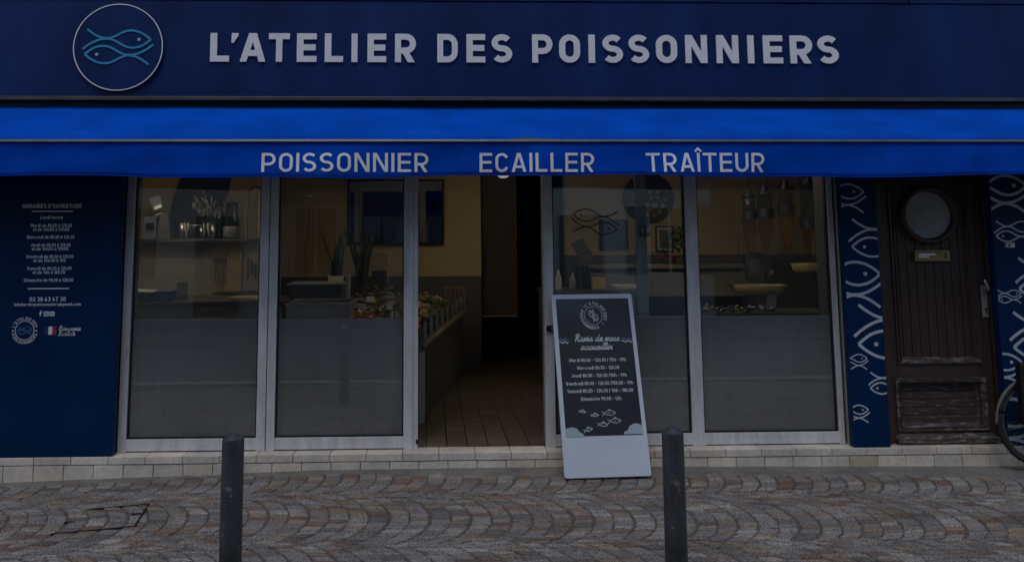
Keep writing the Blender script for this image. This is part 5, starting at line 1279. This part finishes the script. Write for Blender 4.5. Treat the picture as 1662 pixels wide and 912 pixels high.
def picture(px0, py0, px1, py1, label, inner, mat_w, fw):
    a, b = at(px0, py1, BW - .03), at(px1, py0, BW - .03)
    t = thing('picture_frame', label, 'picture', ((a.x + b.x) / 2, BW, a.z))
    mb = MB()
    for x0, x1, z0, z1 in ((a.x, b.x, a.z, a.z + fw), (a.x, b.x, b.z - fw, b.z), (a.x, a.x + fw, a.z + fw, b.z - fw), (b.x - fw, b.x, a.z + fw, b.z - fw)): mb.box(x0, x1, BW - .03, BW - .002, z0, z1)
    mb.build('frame', M_black, t, bevel=.003)
    if mat_w: MB().box(a.x + fw, b.x - fw, BW - .016, BW - .003, a.z + fw, b.z - fw).build('mount', M_paper, t)
    MB().box(a.x + fw + mat_w, b.x - fw - mat_w, BW - .02, BW - .0165 if mat_w else BW - .004, a.z + fw + mat_w, b.z - fw - mat_w).build('print', inner, t)
    return t
picture(1065, 367, 1093, 409, 'black framed picture with a white mount below the oyster board', mat('grey_print', (.1, .1, .095), .5, noise=(14, .7, 4)), .028, .018)
picture(974, 356, 1019, 406, 'dark glossy framed picture seen through the fish decal on the third pane', mat('dark_glossy_print', (.02, .022, .03), .1, noise=(6, .8, 4), coat=.6), 0, .016)
# leafy plant with red flowers
pp = at(1100, 430, 2.95)
lpz = zc
pt2 = thing('potted_plant', 'leafy dark green plant with small red flowers on the service counter', 'plant', (pp.x, 2.95, lpz))
auto_smooth(MB().lathe([(.05, lpz), (.07, lpz + .1), (.062, lpz + .1), (0, lpz + .09)], (pp.x, 2.95, 0), 18).build('pot', M_stone, pt2), 40)
lf = MB(); rl = random.Random(4)
for k in range(150):
    a, b, r_ = rl.uniform(0, 6.28), rl.uniform(-.3, 1.4), rl.uniform(.05, .17)
    c_ = Vector((pp.x, 2.95, lpz + .2)) + Vector((math.cos(a) * math.cos(b) * r_, math.sin(a) * math.cos(b) * r_, math.sin(b) * r_ * 1.3))
    M_ = Matrix.Rotation(a, 3, 'Z') @ Matrix.Rotation(rl.uniform(-1, 1), 3, 'Y') @ Matrix.Rotation(rl.uniform(-1, 1), 3, 'X')
    V = [M_ @ Vector(q_) for q_ in ((-.035, 0, 0), (0, .017, .006), (.035, 0, -.004), (0, -.017, .006))]; lf.add([c_ + v for v in V], [(0, 3, 2, 1)])
lf.build('foliage', M_leaf, pt2)
fb = MB()
for k in range(16):
    a = rl.uniform(2.2, 4.4); c_ = Vector((pp.x - .12, 2.93, lpz + .06)) + Vector((rl.uniform(-.05, .07), rl.uniform(-.05, .05), rl.uniform(-.04, .07))); fb.ball(c_, .014, .014, .009, 7, 5)
fb.build('blossom', M_red, pt2, smooth=True)
# things on the near part of the counter
def on_counter(px, w_, h_, m, name, label, cat, grp=None, y=2.85, lathe=True):
    x = at(px, 440, y).x
    if lathe: o = auto_smooth(MB().lathe([(w_ * .9, zc), (w_, zc + .01), (w_, zc + h_ * .6), (w_ * .45, zc + h_ * .8), (w_ * .4, zc + h_)], (x, y, 0), 18).build(name, m, None, org=(x, y, zc)), 40)
    else: o = MB().box(x - w_, x + w_, y - .06, y + .06, zc + .001, zc + h_).build(name, m, None, org=(x, y, zc), bevel=.006)
    return tag(o, label, cat, grp)
rcb = thing('side_counter', 'pale counter behind the third pane carrying cartons and squeeze bottles', 'counter', (1.2, 2.4, STEP))
zs = at(965, 470, 2.4).z
MB().box(at(880, 470, 2.4).x, at(1032, 470, 2.4).x, 2.4, 2.9, zs - .04, zs).build('countertop', M_stone, rcb, bevel=.004)
MB().box(at(884, 470, 2.4).x, at(1030, 470, 2.4).x, 2.43, 2.88, STEP, zs - .041).build('front', M_taupe2, rcb)
def on_side(px, w_, h_, m, name, label, cat, lathe=True, grp=None):
    x = at(px, 460, 2.5).x
    if lathe: o = auto_smooth(MB().lathe([(w_ * .9, zs), (w_, zs + .01), (w_, zs + h_ * .6), (w_ * .45, zs + h_ * .78), (w_ * .35, zs + h_)], (x, 2.52, 0), 18).build(name, m, None, org=(x, 2.52, zs)), 40)
    else: o = MB().box(x - w_, x + w_, 2.45, 2.6, zs + .001, zs + h_).build(name, m, None, org=(x, 2.52, zs), bevel=.006)
    return tag(o, label, cat, grp)
on_side(907, .035, .2, M_paper, 'squeeze_bottle', 'pale squeeze bottle nearest the open doorway', 'bottle')
on_side(930, .035, .17, M_steelp, 'squeeze_bottle', 'short grey bottle second from the doorway on the side counter', 'bottle')
on_side(954, .04, .25, M_bott, 'squeeze_bottle', 'tall dark bottle on the side counter behind the third pane', 'bottle')
on_side(970, .07, .12, M_yel, 'carton', 'small yellowish carton on the side counter', 'carton', False)
on_side(1013, .12, .045, M_paper, 'paper_stack', 'loose white paper stack on the side counter', 'paper', False)
q = at(946, 408, 2.6); dr = thing('menu_stand', 'tilted card stand with striped card behind the fish decal', 'card stand', (q.x, 2.6, zs))
TM = Matrix.Translation((q.x, 2.6, q.z)) @ Matrix.Rotation(R(-28), 4, 'Y') @ Matrix.Rotation(R(-10), 4, 'X')
MB().box(-.07, .07, -.006, .006, -.13, .13, M=TM).build('card', M_stone, dr)
fl = Flat()
for k in range(5): fl.rect(-.05, -.1 + k * .045, .04 - .012 * (k % 2), -.085 + k * .045)
fl.mesh(TM @ Matrix(((1, 0, 0, 0), (0, 0, -1, -.0065), (0, 1, 0, 0), (0, 0, 0, 1))), .001).build('stripe', M_greyP, dr)
MB().tube([(q.x, 2.61, zs), (q.x, 2.61, q.z - .08)], .008, 8).lathe([(.06, zs), (.05, zs + .012)], (q.x, 2.61, 0), 18).build('stand', M_black, dr)
# tall glass vessels hanging in the last window
M_amber = glass_mat('amber_glass', (.93, .84, .64), .06)
VY = 2.3
def vessel(px, yc0, yj0, yb0, yb1, yend, wj, wc, label):
    z = lambda y: at(px, y, VY).z; k = (VY + 5.7) / F_PX; x = at(px, 350, VY).x
    t = thing('glass_vessel', label, 'glass vessel', (x, VY, z(yend)), 'tall glass vessels in the last window')
    rj, rcn = wj / 2 * k, wc / 2 * k
    auto_smooth(MB().lathe([(.006, z(yend)), (rcn * .45, z(yend) + .006), (rcn * .7, z(yend) + (z(yb1) - z(yend)) * .3), (rcn * .95, z(yend) + (z(yb1) - z(yend)) * .68), (rcn, z(yb1)), (rcn - .004, z(yb1)), (rcn * .88, z(yend) + (z(yb1) - z(yend)) * .6), (.0, z(yend) + .02)], (x, VY, 0), 28).build('cone', M_amber, t), 40)
    MB().lathe([(rj * .95, z(yb1) + .0005), (rj, z(yb1) + .004), (rj, z(yb0) - .004), (rj * .95, z(yb0))], (x, VY, 0), 28).build('band', M_slate, t)
    auto_smooth(MB().lathe([(rj * .9, z(yb0) + .0005), (rj * .9, z(yj0) - .01), (rj * .8, z(yj0)), (rj * .76, z(yj0)), (rj * .84, z(yb0) + .001)], (x, VY, 0), 28).build('jar', M_clear, t), 40)
    MB().lathe([(rj * .92, z(yj0) + .0005), (rj * .92, z(yj0) + .03), (rj * .45, z(yj0) + .034), (rj * .42, z(yc0))], (x, VY, 0), 24).build('cap', M_black, t)
    MB().tube([(x, VY, z(yc0) - .002), (x, VY, 2.55)], .004, 6).build('hanger', M_black, t)
    return t
vessel(1216, 310, 322, 343, 357, 413, 22, 23, 'smallest hanging glass vessel, furthest from the blue fish panel')
vessel(1242, 303, 317, 339, 354, 413, 27, 24, 'hanging glass vessel with wide dark band next to the smallest one')
vessel(1276, 293, 308, 331, 349, 416, 27, 25, 'hanging glass vessel with amber cone, second from the blue fish panel')
vessel(1314, 284, 300, 352, 372, 419, 32, 27, 'largest hanging glass vessel, closest to the blue fish panel')
# wooden tray, weighing pans, tag
for (px0, px1, py, label) in ((1285, 1349, 430, 'upper yellow oval dish under the largest hanging vessel'), (1191, 1277, 465, 'lower yellow oval dish with a card tag in front')):
    a, b = at(px0, py, 2.1), at(px1, py, 2.1); cx, w_ = (a.x + b.x) / 2, (b.x - a.x) / 2; z = a.z
    t = thing('oval_dish', label, 'dish', (cx, 2.1, z - .03), 'yellow oval dishes in the last window')
    MS = Matrix.Diagonal((1, .55, 1))
    auto_smooth(MB().lathe([(w_ * .72, -.075), (w_ * .93, -.05), (w_, .0), (w_, .016), (w_ * .97, .016), (w_ * .9, -.04), (w_ * .66, -.06), (0, -.06)], (cx, 2.1, z), 36, M=MS).build('dish', M_yel, t), 50)
    MB().tube([(cx - w_ * .8, 2.1, z), (cx - w_ * .8, 2.1 + .3, z + .0)], .006, 6).tube([(cx + w_ * .8, 2.1, z), (cx + w_ * .8, 2.4, z)], .006, 6).build('bracket', M_black, t)
a, b = at(1246, 506, 2.02), at(1259, 462, 2.02)
tg = tag(MB().box(a.x, b.x, 2.018, 2.021, a.z, b.z, M=Matrix.Translation(((a.x + b.x) / 2, 0, (a.z + b.z) / 2)) @ Matrix.Rotation(R(6), 4, 'Y') @ Matrix.Translation((-(a.x + b.x) / 2, 0, -(a.z + b.z) / 2))).build('card_tag', M_paper, None, org=((a.x + b.x) / 2, 2.02, a.z)), 'long pale card tag hanging from the lower yellow dish', 'tag')
a, b = at(1215, 455, 2.4), at(1240, 410, 2.4)
tg = tag(MB().box(a.x, b.x, 2.4, 2.48, a.z, b.z).build('scale_box', M_stone, None, org=((a.x + b.x) / 2, 2.44, a.z), bevel=.008), 'dark square wall scale above the lower yellow dish', 'scale')
MB().box(a.x + .03, b.x - .05, 2.396, 2.3995, a.z + .08, b.z - .06).build('dial', M_greyP, tg)
a = at(1256, 463, 2.35); tag(auto_smooth(MB().lathe([(.07, a.z), (.09, a.z + .03), (.09, a.z + .13), (.06, a.z + .17), (.055, a.z + .17), (.083, a.z + .13), (.083, a.z + .035), (0, a.z + .01)], (a.x, 2.35, 0), 26).build('round_jar', M_clear, None, org=(a.x, 2.35, a.z)), 40), 'round clear jar behind the lower yellow dish', 'jar')
# mussels on a low display in front of the last window
q0, q1 = at(1140, 508, 1.5), at(1352, 508, 1.5); zm = at(1240, 503, 1.5).z
md = thing('mussel_display', 'low dark display case of mussels behind the last window', 'display case', ((q0.x + q1.x) / 2, 1.7, STEP))
MB().box(q0.x, q1.x + .1, 1.5, 2.05, STEP, zm - .03).build('case', mat('dark_case', (.05, .055, .058), .35, noise=(5, .1, 3)), md, bevel=.005)
mu = MB().ball((0, 0, 0), .034, .016, .014, 9, 6).build('mussel', mat('mussel_shell', (.02, .022, .035), .25, spec=.7, noise=(20, .4, 3)), None, org=(0, 0, 0), smooth=True)
sm_ = MB().ball((0, 0, 0), .02, .017, .013, 8, 6, jit=.3).build('clam', M_shell, None, org=(0, 0, 0), smooth=True)
f1 = f2 = True; rm = random.Random(9)
for k in range(70):
    x = rm.uniform(q0.x + .03, at(1272, 508, 1.5).x); y = rm.uniform(1.53, 1.85); big = k % 3
    src = mu if big else sm_; fst = f1 if big else f2
    o = src if fst else src.copy()
    if not fst: col.objects.link(o)
    if big: f1 = False
    else: f2 = False
    o.location = (x, y, zm - .016 + rm.uniform(0, .03)); o.rotation_euler = (rm.uniform(-.8, .8), rm.uniform(-.8, .8), rm.uniform(0, 6.3))
    if big: tag(o, 'glossy dark mussel heaped in the low display case', 'mussel', 'mussels in the display case')
    else: tag(o, 'small pale clam among the mussels in the display case', 'clam', 'clams in the display case')

# ------------------------------------------------------------------ houses across the street (seen only mirrored in the glass)
M_h = [mat('pale_limestone', (.66, .63, .56), .85, noise=(1.2, .15, 6), bump=(30, .2)), mat('white_render', (.75, .74, .7), .9, noise=(1, .1, 6)), mat('ochre_render', (.22, .18, .13), .9, noise=(1.2, .15, 6)), mat('dark_brick', (.10, .075, .065), .85, noise=(1.4, .2, 6))]
M_shut = mat('grey_shutter', (.16, .18, .19), .6, noise=(6, .1, 3)); M_win = mat('dark_window', (.01, .012, .014), .05, spec=.8, noise=(2, .1, 2)); M_roof = mat('slate_roof', (.07, .075, .085), .6, noise=(6, .2, 4))
def house(x0, x1, y, h, k, label, dx):
    t = thing('terrace_house', label, 'house', ((x0 + x1) / 2, y, 0))
    MB().box(x0, x1 - .01, y - 8, y, -.3, h).build('wall', M_h[k], t)
    MB().hexa([(x0, y - 8, h), (x1 - .01, y - 8, h), (x1 - .01, y + .25, h), (x0, y + .25, h)], [(x0, y - 4.2, h + 2.2), (x1 - .01, y - 4.2, h + 2.2), (x1 - .01, y - 3.8, h + 2.2), (x0, y - 3.8, h + 2.2)]).build('roof', M_roof, t)
    n = int((x1 - x0) / 1.9); w = (x1 - x0) / n
    for fl in range(int((h - .5) / 2.9)):
        for i in range(n):
            xc = x0 + (i + .5) * w; z0 = .9 + fl * 2.9
            if fl == 0 and i == dx:
                d = MB().box(xc - .5, xc + .5, y, y + .04, 0, 2.2).build('door', M_shut, t); MB().box(xc + .36, xc + .4, y + .04, y + .09, 1.0, 1.12).build('handle', M_brass, d); continue
            f = MB().box(xc - .52, xc + .52, y, y + .05, z0 - .06, z0).box(xc - .52, xc - .45, y, y + .05, z0, z0 + 1.45).box(xc + .45, xc + .52, y, y + .05, z0, z0 + 1.45).box(xc - .52, xc + .52, y, y + .05, z0 + 1.45, z0 + 1.55).box(xc - .03, xc + .03, y, y + .04, z0, z0 + 1.45)  .build('window', M_white if k != 3 else M_shut, t)
            MB().box(xc - .45, xc + .45, y + .002, y + .02, z0, z0 + 1.45).build('pane', M_win, f)
            for sg in (-1, 1): MB().box(xc + sg * .75 - .22, xc + sg * .75 + .22, y, y + .04, z0 - .05, z0 + 1.5).build('shutter', M_shut, t)
    return t
house(-13, -3.6, -11.5, 6.6, 0, 'pale limestone terrace house across the street, mirrored in the left panes', 3)
house(-3.6, 2.4, -11.5, 7.2, 3, 'dark brick terrace house across the street opposite the open door', 1)
house(2.4, 6.4, -11.5, 6.4, 1, 'white rendered terrace house across the street, mirrored in the third pane', 0)
house(6.4, 15, -11.5, 7.0, 2, 'ochre rendered terrace house at the end of the row across the street', 0)
